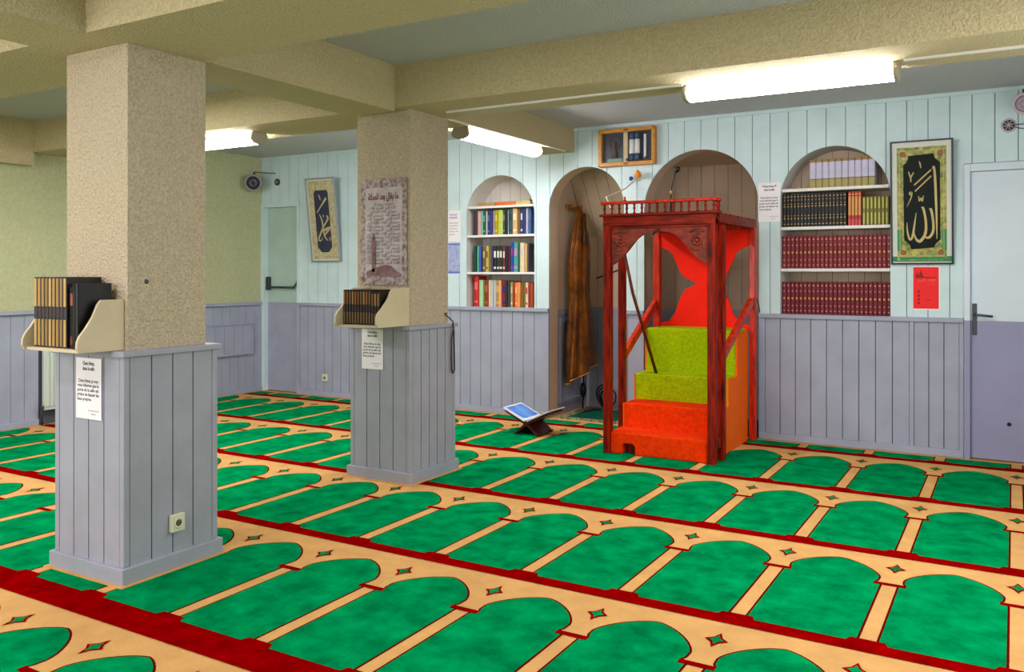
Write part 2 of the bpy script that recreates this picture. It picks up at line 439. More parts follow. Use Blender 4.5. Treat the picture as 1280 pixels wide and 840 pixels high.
# left wall
wl = B(XL-.15, XL, YF, YB+.02, 0, ZC).build('wall_left', 'green_wall'); tag(wl, 'pale green textured wall over grey panelling', kind='structure')
panel_run(wl, (XL, YF+.02), (0, 1), 4.42-YF-.02, .118, .055, .985, 'grey', (1, 0), .016)
B(XL, XL+.018, 4.40, 4.425, .0, .99).build('corner_board', 'grey', wl)
B(XL, XL+.018, 4.95, 4.975, .0, .99).build('corner_board', 'grey', wl)
B(XL, XL+.003, 4.425, 4.95, .0, .985).build('recess_back', 'grey_dark', wl)
panel_run(wl, (XL, 4.975), (0, 1), YB-.13-4.975, .118, .055, .985, 'grey', (1, 0), .016)
B(XL, XL+.018, YB-.13, YB-.002, .0, .985).build('corner_board', 'grey', wl)
tag(MB().box(XL, XL+.045, YF, 4.425, .988, 1.022).box(XL, XL+.045, 4.95, YB-.03, .988, 1.022).build('trim_3', 'grey', bevel=.004), 'grey dado rail along the green wall', kind='structure')
tag(MB().box(XL+.0165, XL+.034, YF, 4.425, 0, .055).box(XL+.0185, XL+.034, 4.95, YB-.03, 0, .055).build('baseboard_left', 'grey', bevel=.004), 'grey baseboard along the green wall', kind='structure')
tag(B(XR, XR+.15, YF, YB+.02, 0, ZC).build('wall_right', 'mint'), 'plain mint wall beyond the frame', kind='structure')
tag(B(XL-.15, XR+.15, YF-.15, YF, 0, ZC).build('wall_front', 'mint'), 'plain mint wall behind the viewer', kind='structure')

# access hatch in the grey panelling
h = thing('access_hatch', (XL+.017, 6.5, .44), 'shallow grey panelled hatch box on the wainscot of the green wall', 'hatch')
for k in range(5):
    B(XL+.0165, XL+.040, 6.22+k*.132+.002, 6.22+(k+1)*.132-.002, .452, .775).build('board', 'grey', h)
MB().box(XL+.0165, XL+.05, 6.205, 6.895, .775, .79).box(XL+.0165, XL+.05, 6.205, 6.895, .437, .452).box(XL+.0165, XL+.05, 6.882, 6.895, .452, .775).box(XL+.0165, XL+.05, 6.205, 6.218, .452, .775).build('frame', 'grey', h)

# ---------------------------------------------------------------- doors
def door_leaf(x0, x1, zt, split, mu, ml, y):
    mb = MB(); mb.m(0).box(x0, x1, y, y+.04, .008, split); mb.m(1).box(x0, x1, y, y+.04, split, zt)
    return mb, [ml, mu]
d1 = thing('door_1', (-7.2, YB, 0), 'mint and grey emergency door with a push bar, in the far left corner', None, kind='structure')
mb, mm = door_leaf(-7.44, -6.937, 2.10, 1.02, 'mint_dark', 'grey', 7.10); lf = mb.build('leaf', mm, d1)
MB().box(-7.498, -7.442, 7.045, 7.2, 0, 2.155).box(-6.935, -6.899, 7.045, 7.2, 1.022, 2.155).box(-7.442, -6.935, 7.045, 7.2, 2.103, 2.155).m(1).box(-6.935, -6.899, 7.045, 7.2, 0, 1.022).build('frame', ['mint', 'grey'], d1)
pb = MB().tube([(-7.40, 7.05, 1.19), (-6.99, 7.05, 1.19)], .013)
pb.tube([(-6.99, 7.05, 1.19), (-6.965, 7.06, 1.22), (-6.955, 7.085, 1.28)], .011).tube([(-7.40, 7.05, 1.19), (-7.41, 7.07, 1.22)], .011)
pb.build('push_bar', 'steel', lf)
B(-7.435, -7.385, 7.06, 7.0995, 1.16, 1.31).build('latch_box', 'steel', lf, bevel=.005)
B(-6.972, -6.945, 7.08, 7.0995, 1.2, 1.30).build('latch_box', 'steel', lf, bevel=.004)

d2 = thing('door_2', (.16, YB, 0), 'white and lilac grey door with lever handle at the right of the wall', None, kind='structure')
mb, mm = door_leaf(-.272, .615, 2.087, 1.005, 'door_white', 'door_grey', 7.075); lf = mb.build('leaf', mm, d2)
fr = MB(); fr.m(1).box(-.3145, -.274, 7.035, 7.2, 1.005, 2.145).box(.617, .659, 7.035, 7.2, 1.005, 2.145).box(-.274, .617, 7.035, 7.2, 2.09, 2.145)
fr.m(0).box(-.3145, -.274, 7.035, 7.2, 0, 1.005).box(.617, .659, 7.035, 7.2, 0, 1.005).build('frame', ['door_grey', 'door_white'], d2, bevel=.004)
B(-.262, -.232, 7.066, 7.0745, .90, 1.13).build('handle_plate', 'chrome', lf, bevel=.004)
MB().tube([(-.247, 7.066, 1.05), (-.247, 7.02, 1.05), (-.235, 7.015, 1.05), (-.13, 7.017, 1.04)], .009).build('lever_handle', 'chrome', lf)
MB().lathe([(.012, 0), (.014, .006), (.008, .012)], (-.03, 7.0748, .27), (0, -1, 0), 12).build('door_stop', 'black', lf)

# ================================================================== carpet
CX, CY, CW, CD = .0155, 7.7243, .4795, 1.158
def clip(poly, xmin, xmax, ymin, ymax):
    def cut(P, f, inter):
        out = []
        for i in range(len(P)):
            a, b = P[i-1], P[i]
            if f(b):
                if not f(a): out.append(inter(a, b))
                out.append(b)
            elif f(a): out.append(inter(a, b))
        return out
    def ix(v): return lambda a, b: (v, a[1]+(b[1]-a[1])*(v-a[0])/(b[0]-a[0]))
    def iy(v): return lambda a, b: (a[0]+(b[0]-a[0])*(v-a[1])/(b[1]-a[1]), v)
    for f, g in ((lambda p: p[0] >= xmin, ix(xmin)), (lambda p: p[0] <= xmax, ix(xmax)), (lambda p: p[1] >= ymin, iy(ymin)), (lambda p: p[1] <= ymax, iy(ymax))):
        if len(poly) < 3: return []
        poly = cut(poly, f, g)
    return poly
cp = MB()
def lay(pts, z, mi):
    p = clip(pts, XL+.06, XR-.02, YF+.02, 7.03)
    if len(p) >= 3: cp.m(mi).flat(p, z)
def grow(P, d):
    out = []; n = len(P)
    area2 = sum(P[i-1][0]*P[i][1]-P[i][0]*P[i-1][1] for i in range(n))
    sgn = 1 if area2 > 0 else -1
    for i in range(n):
        a, b, c = P[i-1], P[i], P[(i+1) % n]
        def nr(p, q):
            dx, dy = q[0]-p[0], q[1]-p[1]; l = math.hypot(dx, dy) or 1; return (dy/l*sgn, -dx/l*sgn)
        n1, n2 = nr(a, b), nr(b, c); mx, my = n1[0]+n2[0], n1[1]+n2[1]; l2 = mx*mx+my*my
        k = min(2*d/l2, 2.2*d/math.sqrt(l2)) if l2 > 1e-6 else d
        out.append((b[0]+mx*k, b[1]+my*k))
    return out
cp.m(0).box(XL+.02, XR, YF, 7.042, -.003, 0)
half = [(.080, .785), (.080, .212), (.132, .212), (.132, .180), (.116, .165), (.112, .13)]
for k in range(1, 13):
    t = math.pi/2*k/12
    half.append((.5-.388*max(0, math.cos(t))**1.35, .13-.167*math.sin(t)**1.35))
for r in range(0, 9):
    sh = .03 if r >= 5 else 0
    rowy = CY-CD*(r+sh)
    bt = .785+(-.02 if r == 4 else 0); bb = .855+(.045 if r == 4 else 0)     # band south of this row
    Y = lambda v: rowy-CD*v
    for i in range(-17, 4):
        ox = CX+CW*i
        X = lambda u: ox+CW*u
        if r == 0:
            g_ = [(X(.085), Y(.785)), (X(.085), 6.985), (X(.915), 6.985), (X(.915), Y(.785))]
        else:
            g_ = [(X(u), Y(min(v, bt))) for u, v in half]+[(X(1-u), Y(min(v, bt))) for u, v in reversed(half[:-1])]
            lay([(X(-.137), Y(.184)), (X(.137), Y(.184)), (X(.137), Y(.211)), (X(-.137), Y(.211))], .0022, 1)
            def dia(a, b, z, mi):
                q = [(a, 0), (.36*a, .36*b), (0, b), (-.36*a, .36*b), (-a, 0), (-.36*a, -.36*b), (0, -b), (.36*a, -.36*b)]
                lay([(X(u), Y(v)) for u, v in q], z, mi)
            dia(.092, .058, .0022, 1); dia(.058, .036, .0030, 2)
        lay(grow(g_, .009), .0008, 3); lay(g_, .0015, 2)
        lay([(X(-.155), Y(bt+.005)), (X(-.125), Y(bt-.028)), (X(.125), Y(bt-.028)), (X(.155), Y(bt+.005))], .0024, 1)
    lay([(XL, Y(bt)), (XR, Y(bt)), (XR, Y(bb)), (XL, Y(bb))], .0026, 1)
carpet = cp.build('prayer_carpet', ['tan', 'red', 'green', 'outline'], origin=(-3, 2.2, 0))
tag(carpet, 'green prayer carpet with tan arches and dark red bands covering the whole floor', 'carpet')

rg = thing('prayer_rug', (-3.36, 7.45, 0), 'dark green rug with patterned pale border lying inside the left arched recess', 'rug')
B(-3.70, -3.02, 7.10, 7.80, -.004, .008).build('border', 'rug_border', rg)
B(-3.60, -3.12, 7.16, 7.72, .002, .0105).build('field', 'rug', rg)
tag(B(-2.78, -1.82, 7.10, 7.88, -.004, .008).build('floor_mat', 'rug'), 'dark green carpet piece inside the mihrab niche behind the pulpit', 'rug')

# ================================================================== pillars
def pillar(x0, x1, y0, y1, ztop, label, nm=4, nr=4):
    """x0..y1 : panelled base"""
    t = thing('pillar', ((x0+x1)/2, (y0+y1)/2, 0), label, 'pillar', 'panelled pillars')
    s_ = .026
    B(x0+s_, x1-s_-.004, y0+s_+.015, y1-s_-.02, 0, ztop-.0005).build('shaft', 'stucco', t)
    bk = B(x0+.012, x1-.012, y0+.012, y1-.012, 0, .985).build('panelling', 'grey_dark', t)
    MB().box(x0-.014, x1+.014, y0-.014, y1+.014, .985, 1.012).build('ledge', 'pillar_grey', t, bevel=.004)
    MB().box(x0-.018, x1+.018, y0-.018, y1+.018, .002, .075).build('plinth', 'pillar_grey', t, bevel=.004)
    MB().box(x0-.034, x1+.034, y0-.034, y1+.034, 0, .006).build('carpet_edge', 'tan', t)
    c = .03
    for (cx, cy) in ((x0, y0), (x1-c, y0), (x1-c, y1-c), (x0, y1-c)):
        B(cx, cx+c, cy, cy+c, .075, .985).build('corner_trim', 'pillar_grey', t, bevel=.003)
    panel_run(bk, (x0+c, y0+.0118), (1, 0), x1-x0-2*c, (x1-x0-2*c)/nm, .075, .985, 'pillar_grey', (0, -1), .0096, .006)
    panel_run(bk, (x0+c, y1-.0118), (1, 0), x1-x0-2*c, (x1-x0-2*c)/nm, .075, .985, 'pillar_grey', (0, 1), .0096, .006)
    panel_run(bk, (x1-.0118, y0+c), (0, 1), y1-y0-2*c, (y1-y0-2*c)/nr, .075, .985, 'pillar_grey', (1, 0), .0096, .006)
    panel_run(bk, (x0+.0118, y0+c), (0, 1), y1-y0-2*c, (y1-y0-2*c)/nr, .075, .985, 'pillar_grey', (-1, 0), .0096, .006)
    return t
p1 = pillar(-3.815, -3.315, 2.335, 2.84, 2.36, 'near cream pillar with grey panelled base and a wall socket', 4, 4)
p2 = pillar(-3.815, -3.320, 4.372, 4.885, 2.41, 'farther cream pillar with a poster on its front and grey panelled base', 4, 5)
MB().lathe([(.011, 0), (.010, .004), (.004, .006)], (-3.3455, 2.47, 1.313), (1, 0, 0), 12).build('wall_plug', 'steel', p1)

def book(w, h, d, cover, zones=(), pages='pages'):
    """one book mesh with rounded spine at -Y; origin at the foot of the spine's middle"""
    mb = MB(); a = w/2; cb = min(.004, w*.16); ar = min(.007, w*.28)
    sp = [(-a, ar)]+[(-a*math.cos(t), ar-ar*math.sin(t)) for t in [math.pi*k/6 for k in range(1, 6)]]+[(a, ar)]
    sp2 = sp+[(a, cb+ar), (-a, cb+ar)]
    mb.m(0).prism(sp2, 'z', 0, h)
    mb.box(-a, -a+cb, cb+ar, d, 0, h); mb.box(a-cb, a, cb+ar, d, 0, h)
    mb.m(1).box(-a+cb, a-cb, cb+ar, d-.004, .004, h-.005)
    mats = [cover, pages]
    for z0, z1, m, xf in zones:
        if m not in mats: mats.append(m)
        mb.m(mats.index(m))
        mb.prism([(p[0]*xf, p[1]*(1 if xf > .95 else 1)-.0012-(0 if xf > .95 else (1-xf)*ar*.3)) for p in sp]+[(a*xf, ar*1.5), (-a*xf, ar*1.5)], 'z', z0*h, z1*h)
    me_o = mb.build('book', mats, origin=(0, 0, 0))
    return me_o
_bk = {}
def place_book(x, y, z, w, h, d, cover, zones, label, group, rot=None):
    key = (round(w, 4), round(h, 4), round(d, 3), cover, tuple(zones))
    if key not in _bk:
        o = book(w, h, d, cover, zones); _bk[key] = o
    else:
        o = _bk[key].copy(); COL.objects.link(o)
    o.location = (x, y, z)
    if rot: o.rotation_euler = rot
    return tag(o, label, 'book', group)
BC = {}
def bc(c, rough=.45):
    k = tuple(c)
    if k not in BC:
        n = 'book cloth %d %d %d' % k
        M[n] = mat(n, c, rough, .08, 12); BC[k] = n
    return BC[k]

def rack(xl, xr, yb, depth, ztop, label):
    t = thing('book_rack', ((xl+xr)/2, yb-.1, 1.012), label, 'rack', 'book racks on pillars')
    prof = [(yb, 1.013), (yb, ztop), (yb-.10*depth/.2, ztop), (yb-.115*depth/.2, ztop-.02), (yb-.135*depth/.2, ztop-.07), (yb-.165*depth/.2, ztop-.12),
            (yb-.188*depth/.2, ztop-.15), (yb-.198*depth/.2, ztop-.175), (yb-depth, 1.035), (yb-.19*depth/.2, 1.013)]
    MB().prism(prof, 'x', xr-.014, xr).build('side_panel', 'cream_board', t, bevel=.003)
    MB().prism(prof, 'x', xl, xl+.014).build('side_panel', 'cream_board', t, bevel=.003)
    B(xl+.014, xr-.014, yb-depth+.02, yb, 1.013, 1.027).build('bottom_board', 'cream_board', t)
    B(xl+.014, xr-.014, yb-.012, yb-.0005, 1.027, ztop-.05).build('back_board', 'cream_board', t)
    return t
rack(-3.775, -3.365, 2.375, .222, 1.236, 'cream wooden book rack holding black books on the near pillar')
rack(-3.695, -3.352, 4.412, .335, 1.256, 'cream wooden book rack under the poster on the farther pillar')
blk = bc((26, 20, 16)); tanb = bc((176, 138, 74)); prp = bc((62, 46, 52))
for k in range(9):
    m2 = bc([(196, 160, 92), (180, 140, 70), (170, 130, 66), (150, 116, 60)][k % 4])
    place_book(-3.744+.0135+k*.027, 2.192, 1.0275, .0255, .306, .165, blk, ((.02, .40, m2, .72), (.42, .56, prp, .72), (.58, .98, m2, .72)),
               '%s tall gilt-spined black book from the left in the near pillar rack' % ORD[k], 'books in the near pillar rack')
place_book(-3.478, 2.20, 1.0275, .036, .262, .15, bc((16, 14, 16)), ((.06, .2, bc((120, 40, 36)), .5), (.7, .9, bc((150, 70, 60)), .6)), 'shorter black book with a red spot on its spine, right end of the near rack', 'books in the near pillar rack')
place_book(-3.432, 2.185, 1.0275, .040, .280, .16, bc((10, 10, 12)), ((.1, .9, bc((60, 60, 52)), .12),), 'thick plain black book beside the right panel of the near rack', 'books in the near pillar rack')
for k in range(13):
    m2 = bc([(150, 96, 44), (136, 84, 40), (120, 92, 52), (160, 128, 80)][k % 4])
    place_book(-3.668+k*.0226, 4.145, 1.0275, .0212, .218 if k < 10 else .205, .2, blk, ((.04, .36, bc((120, 96, 60)), .7), (.38, .55, prp, .72), (.58, .95, m2, .72)),
               '%s small brown-gilt book from the left in the farther pillar rack' % ORD[k], 'books in the farther pillar rack')

# ---------------------------------------------------------------- papers, poster
def notice(x, z0, w, hgt, y, label, tilt=0.):
    t = thing('paper_notice', (x+w/2, y, z0), label, 'notice', 'typed white notices')
    MB().box(x, x+w, y-.0012, y, z0, z0+hgt).build('sheet', 'paper', t)
    yy = y-.0016
    pr = MB(); put_text(pr, 'Chers fr\u00e8res,', .023, x+w*.5, z0+hgt*.885, yy, w*.46, 'c', .03); pr.build('heading', 'ink', t)
    pr = MB(); put_text(pr, 'dans la salle', .023, x+w*.5, z0+hgt*.80, yy, w*.46, 'c', .03); pr.build('heading', 'ink', t)
    rows = [('Chers fr\u00e8res, je vous', .10, .78), ('vous informe que la', .06, .84), ('porte de la salle est', .06, .84), ('pri\u00e8re de laisser les', .06, .84), ('lieux propres.', .06, .55)]
    for k, (s_, o_, w_) in enumerate(rows):
        pr = MB(); put_text(pr, s_, .021, x+w*o_, z0+hgt*(.60-.075*k), yy, w*w_, 'l', .02); pr.build('text_line', 'ink', t)
    pr = MB(); put_text(pr, 'la direction', .011, x+w*.48, z0+hgt*.13, yy, w*.42, 'l', .0); pr.build('signature', 'ink', t)
    pr = MB(); put_text(pr, 'merci', .011, x+w*.60, z0+hgt*.075, yy, w*.18, 'l', .0); pr.build('signature', 'ink', t)
    return t
notice(-3.650, .70, .185, .272, 2.3345-.0012, 'white typed notice below the book rack of the near pillar')
notice(-3.715, .722, .178, .265, 4.3715-.0012, 'white typed notice below the book rack of the farther pillar')
t3 = notice(-1.806, 1.768, .178, .318, 7.0595, 'white typed notice pinned between the mihrab arch and the right book niche')
for dx in (.04, .14): MB().lathe([(.006, 0), (.006, .005), (.003, .008)], (-1.806+dx, 7.058, 2.06), (0, -1, 0), 8).build('pin', bc((150, 30, 40)), t3)
t4 = thing('paper_notice', (-4.81, 7.0595, 1.67), 'small notice with blue heading left of the left book niche', 'notice')
B(-4.885, -4.738, 7.0583, 7.0595, 1.665, 1.975).build('sheet', 'paper', t4)
for k, z in enumerate((1.925, 1.895)):
    pr = MB(); put_text(pr, ['AVIS AUX', 'FIDELES'][k], .026, -4.868, z, 7.0579, .095); pr.build('heading', 'blue_ink', t4)
for k in range(5):
    pr = MB(); put_text(pr, ['Chers fr\u00e8res,', 'vous informe', 'porte de la', 'laisser les', 'lieux'][k], .02, -4.87, 1.845-.028*k, 7.0579, [.11, .11, .1, .11, .06][k], bold=0); pr.build('text_line', 'ink', t4)
t5 = thing('paper_notice', (-4.81, 7.0595, 1.35), 'lilac tinted printed sheet below the small notice, left of the left niche', 'notice')
M['lilac_paper'] = mat('lilac print', (178, 186, 220), .6, c2=(140, 146, 200), vscale=22)
B(-4.882, -4.742, 7.0583, 7.0595, 1.348, 1.652).build('sheet', 'lilac_paper', t5)
B(-4.882, -4.742, 7.0575, 7.0583, 1.632, 1.645).build('border', 'blue_ink', t5); B(-4.882, -4.742, 7.0575, 7.0583, 1.352, 1.368).build('border', 'blue_ink', t5)

# Arabic presentation forms, written right to left
def ar(s): return s[::-1]
TITLE = ar('\uFEE3\uFE8E \uFBFE\uFED8\uFE8E\uFEDD \uFE91\uFECC\uFEAA \uFE8D\uFEDF\uFEBC\uFEFC\uFE93')
LINE = [ar('\uFEB3\uFE92\uFEA4\uFE8E\uFEE5 \uFE8D\uFEDF\uFEE0\uFEEA'), ar('\uFE8D\uFEDF\uFEA4\uFEE4\uFEAA \uFEDF\uFEE0\uFEEA'), ar('\uFE8D\uFEDF\uFEE0\uFEEA \uFE8D\uFE9B\uFE92\uFEAE')]
yp = 4.4085
ps = thing('poster', (-3.565, yp, 1.27), 'tall pinkish grey poster of Arabic lines with ornate border on the farther pillar', 'poster')
po = MB(); nx, nz = 10, 24
def bulge(u, v): return yp-.004-.004*math.sin(v*19)*math.sin(u*5+1)
idx = [[po.add([(-3.752+.382*u/nx, bulge(u/nx, v/nz), 1.275+.695*v/nz)]) for u in range(nx+1)] for v in range(nz+1)]
po.smooth = True
for v in range(nz):
    for u in range(nx):
        edge = u in (0, nx-1) or v in (0, 1, nz-1, nz-2)
        po.m(1 if edge else 0); po.face([idx[v][u], idx[v][u+1], idx[v+1][u+1], idx[v+1][u]])
po.build('sheet', ['poster', 'poster_edge'], ps)
pr = MB(); put_text(pr, TITLE, .06, -3.561, 1.835, yp-.0092, .25, 'c', .02); pr.build('title', 'poster_title', ps)
pr = MB()
for k in range(17):
    s_ = LINE[k % 3] + '  ' + LINE[(k+1) % 3]
    wdt = .27 if k > 2 else (.16, .2, .22)[k]
    put_text(pr, s_, .026, -3.561, 1.795-.024*k, yp-.0092, wdt, 'c', .0)
pr.build('lines', bc((96, 86, 96)), ps)
pr = MB()
pr.prism([(-3.655, 1.36), (-3.655, 1.58), (-3.648, 1.60), (-3.642, 1.62), (-3.636, 1.60), (-3.629, 1.58), (-3.629, 1.36)], 'y', yp-.0098, yp-.009)
pr.box(-3.66, -3.624, yp-.0099, yp-.009, 1.515, 1.53)
pr.prism([(-3.70, 1.335), (-3.70, 1.36), (-3.63, 1.385), (-3.55, 1.405), (-3.50, 1.40), (-3.47, 1.375), (-3.42, 1.345), (-3.42, 1.335)], 'y', yp-.0098, yp-.009)
pr.build('mosque_print', 'poster_dark', ps)

# ---------------------------------------------------------------- sockets, strap
def socket(c, n, label):
    t = thing('wall_socket', c, label, 'socket')
    c = Vector(c); n = Vector(n); u = Vector((0, 0, 1)); s_ = u.cross(n)
    def bx(du, ds, a, b, cu=0., cs=0.):
        q = MB(); P = [c+n*t_+s_*(cs+e*ds)+u*(cu+f*du) for t_ in (a, b) for e, f in ((-1,-1),(1,-1),(1,1),(-1,1))]
        k = q.add(P)
        for f in ((0,1,2,3),(7,6,5,4),(0,4,5,1),(1,5,6,2),(2,6,7,3),(3,7,4,0)): q.face([k+i for i in f])
        return q
    bx(.04, .036, .0, .022, .04).build('plate', 'outlet', t, bevel=.004)
    ctr = c+u*.04
    MB().lathe([(.025, .0222), (.025, .025), (.019, .025), (.017, .0225)], ctr, n, 20).build('rim', 'outlet', t)
    MB().lathe([(.016, .0225), (.016, .0232)], ctr, n, 16).build('well', bc((96, 92, 74)), t)
    q = MB()
    for e in (-.007, .007): q.lathe([(.0028, .0233), (.0028, .0245)], ctr+s_*e, n, 8)
    q.build('contact_hole', 'black', t)
    return t
socket((-3.3145, 2.600, .170), (1, 0, 0), 'ivory wall socket low on the near pillar\'s right face')
socket((-6.515, 7.0595, .165), (0, -1, 0), 'small ivory wall socket low on the far wall near the corner door')
stp = thing('hanging_strap', (-3.30, 4.83, .665), 'dark cord loop hanging from a nail on the farther pillar\'s right edge', 'strap')
MB().tube([(-3.351, 4.80, 1.075), (-3.325, 4.81, 1.05), (-3.297, 4.825, 1.02), (-3.297, 4.825, .96), (-3.303, 4.812, .90), (-3.303, 4.808, .78), (-3.303, 4.812, .69), (-3.303, 4.83, .668), (-3.303, 4.848, .69), (-3.303, 4.846, .78), (-3.301, 4.838, .90), (-3.295, 4.829, .96)], .005, 6).build('cord', bc((40, 20, 22)), stp)
MB().lathe([(.007, 0), (.007, .02), (.003, .022)], (-3.3515, 4.80, 1.075), (1, 0, 0), 8).build('nail', 'peg', stp)

# ================================================================== book niches
def shelf(n, z, label, th=.024):
    c = (n[0]+n[1])/2; r = (n[1]-n[0])/2; zs = n[2]-r
    e = math.sqrt(r*r-(z+.0-zs)**2) if z > zs else r
    return tag(B(c-e+.003, c+e-.003, 7.064, 7.362, z-th, z).build('shelf_board', 'shelf', bevel=.002), label, 'shelf', 'white niche shelves')
ZS4 = (2.028, 1.722, 1.388); ZS1 = (2.006, 1.724, 1.362)
for z, nme in zip(ZS4, ('top', 'middle', 'bottom')): shelf(NI[3], z, '%s white shelf board of the right arched book niche' % nme)
for z, nme in zip(ZS1, ('top', 'middle', 'bottom')): shelf(NI[0], z, '%s white shelf board of the left arched book niche' % nme, .022)
yb_ = 7.10
lav = bc((198, 192, 220)); olv = bc((166, 152, 92)); tanc = bc((150, 118, 70))
for k in range(10):
    place_book(-1.386+k*.0487, yb_, ZS4[0]+.0005, .0465, .226, .17, lav, ((.0, .30, olv, 1.), (.30, .325, bc((96, 72, 60)), 1.), (.90, 1.0, tanc, 1.)),
               '%s lavender and olive volume from the left on the top shelf, right niche' % ORD[k], 'lavender volumes on the top shelf')
gold = 'gold'
for k in range(18):
    x = -1.606+k*.0272
    place_book(x, yb_, ZS4[1]+.0005, .0258, .268, .18, bc((28, 26, 32)), ((.08, .10, gold, .7), (.24, .27, gold, .6), (.33, .35, gold, .6), (.60, .63, gold, .65), (.68, .70, gold, .5), (.80, .82, gold, .5), (.90, .92, gold, .7)),
               '%s black gilt-banded volume from the left on the second shelf, right niche' % ORD[k], 'black volumes on the second shelf')
for k in range(4):
    place_book(-1.108+k*.0245, yb_, ZS4[1]+.0005, .0235, .266, .18, bc((178, 50, 44)), ((.0, .18, bc((206, 86, 84)), .9), (.30, .86, bc((216, 160, 92)), .85), (.9, .94, gold, .8)),
               '%s red and tan volume from the left on the second shelf, right niche' % ORD[k], 'red and tan volumes on the second shelf')
for k in range(7):
    place_book(-1.003+k*.0272, yb_, ZS4[1]+.0005, .0255, .222, .16, bc((120, 116, 52)), ((.04, .44, bc((206, 196, 110)), .5), (.58, .96, bc((206, 196, 110)), .5)),
               '%s olive yellow volume from the left on the second shelf, right niche' % ORD[k], 'olive volumes on the second shelf')
mar = bc((126, 30, 40)); mar2 = bc((112, 14, 34)); 
for row, (zz, cov, hh, nm) in enumerate(((ZS4[2], mar, .262, 'third'), (1.022, mar2, .258, 'lowest'))):
    for k in range(25):
        place_book(-1.608+k*.0326, yb_, zz+.0005, .0312, hh, .19, cov, ((.09, .12, bc((216, 176, 150)), .45), (.25, .28, bc((216, 176, 150)), .4), (.46, .52, gold, .6), (.70, .73, bc((216, 176, 150)), .4), (.87, .91, bc((216, 176, 150)), .45)),
                   '%s maroon gilt volume from the left on the %s shelf, right niche' % (ORD[k], nm), 'maroon volumes on the %s shelf' % nm)

def row(xs, z, specs, nm):
    x = xs
    for k, (cn, c, w, hh, zc) in enumerate(specs):
        zones = []
        if zc: zones = [(.12, .2, bc(zc), .8), (.55, .8, bc(zc), .75)]
        place_book(x+w/2, yb_+random.uniform(0, .02), z+.0005, w-.002, hh, .16, bc(c), tuple(zones),
                   '%s book, %s from the left on the %s of the left niche' % (cn, ORD[k], nm), 'mixed books in the left niche')
        x += w
A1 = [('dark plum', (66, 34, 56), .045, .235, None), ('pale pink', (204, 166, 166), .036, .235, None), ('mint green', (120, 190, 160), .026, .24, None), ('dark green', (16, 84, 66), .030, .24, (90, 170, 140)),
 ('grey white', (196, 196, 196), .018, .235, None), ('navy', (40, 44, 104), .034, .24, (96, 96, 160)), ('deep violet', (56, 48, 120), .028, .235, None), ('grey', (150, 146, 140), .026, .235, None),
 ('olive yellow', (158, 150, 40), .034, .24, (206, 196, 60)), ('bright yellow', (222, 190, 36), .022, .24, None), ('lime green', (170, 206, 96), .036, .24, None), ('charcoal', (60, 62, 66), .026, .24, (130, 130, 120)), ('black', (26, 26, 30), .024, .24, None),
 ('thin white', (220, 220, 220), .012, .24, None), ('dark teal', (14, 84, 84), .046, .245, (30, 50, 60)), ('cream orange', (222, 176, 122), .05, .25, (240, 220, 190)), ('olive brown', (112, 94, 50), .028, .245, None),
 ('white-spotted navy', (50, 54, 112), .03, .25, (210, 206, 220)), ('dark blue', (40, 46, 110), .042, .25, None), ('pale grey', (190, 196, 206), .016, .25, None), ('steel blue', (60, 92, 150), .03, .25, None)]
row(-4.610, ZS1[1], A1, 'upper shelf')
A2 = [('dark green', (14, 62, 50), .03, .255, None), ('light green', (96, 180, 140), .028, .255, None), ('bright blue', (40, 84, 190), .03, .255, None), ('navy', (30, 34, 70), .016, .255, None),
 ('brown', (112, 84, 50), .034, .255, (190, 170, 96)), ('gold latticed', (190, 168, 96), .034, .255, (110, 96, 50)), ('olive', (120, 110, 60), .03, .255, None), ('purple', (70, 56, 100), .022, .255, None),
 ('white-barred black', (30, 32, 36), .036, .255, (220, 220, 220)), ('checkered black', (40, 46, 36), .036, .255, (206, 214, 190)), ('black and white', (36, 40, 34), .034, .255, (214, 214, 206)), ('white-striped maroon', (110, 40, 60), .03, .25, (230, 200, 206)),
 ('plain black', (24, 24, 28), .034, .25, None), ('dark maroon', (70, 24, 40), .03, .25, None), ('royal blue', (40, 70, 170), .026, .285, (160, 60, 130)), ('teal and pink', (70, 150, 150), .05, .285, (190, 130, 160)), ('deep green', (20, 84, 56), .024, .28, None), 
 ('pale cream', (214, 196, 160), .05, .28, (190, 186, 190)), ('tan', (196, 160, 110), .03, .27, None), ('dark grey', (70, 66, 70), .02, .265, None)]
row(-4.612, ZS1[2], A2, 'middle shelf')
A3 = [('tall red', (190, 30, 28), .055, .30, (226, 100, 90)), ('pale green', (168, 206, 160), .05, .262, None), ('green', (70, 150, 60), .018, .262, None), ('dark red', (150, 36, 24), .044, .262, (190, 90, 60)), ('cream', (214, 196, 150), .03, .262, None),
 ('pale blue', (180, 196, 214), .022, .262, None), ('grey white', (186, 182, 176), .036, .262, None), ('ochre', (180, 130, 60), .032, .26, (226, 180, 60)), ('peach', (226, 170, 120), .028, .26, None), ('red and navy', (140, 24, 44), .044, .25, (50, 40, 120)),
 ('black', (38, 38, 44), .03, .25, None), ('charcoal', (66, 66, 72), .026, .25, None), ('sage', (150, 160, 96), .03, .245, (210, 200, 160)), ('brick red', (170, 50, 36), .022, .245, None), ('orange', (232, 130, 60), .03, .24, (240, 180, 120)), ('amber', (236, 150, 80), .034, .24, None),
 ('brown', (130, 90, 50), .03, .24, None), ('olive green', (110, 110, 50), .022, .24, None), ('cream and red', (226, 206, 170), .03, .24, (196, 50, 40)), ('deep red', (160, 30, 36), .03, .24, None), ('rust', (176, 80, 40), .026, .235, None)]
row(-4.612, 1.022, A3, 'lowest shelf')
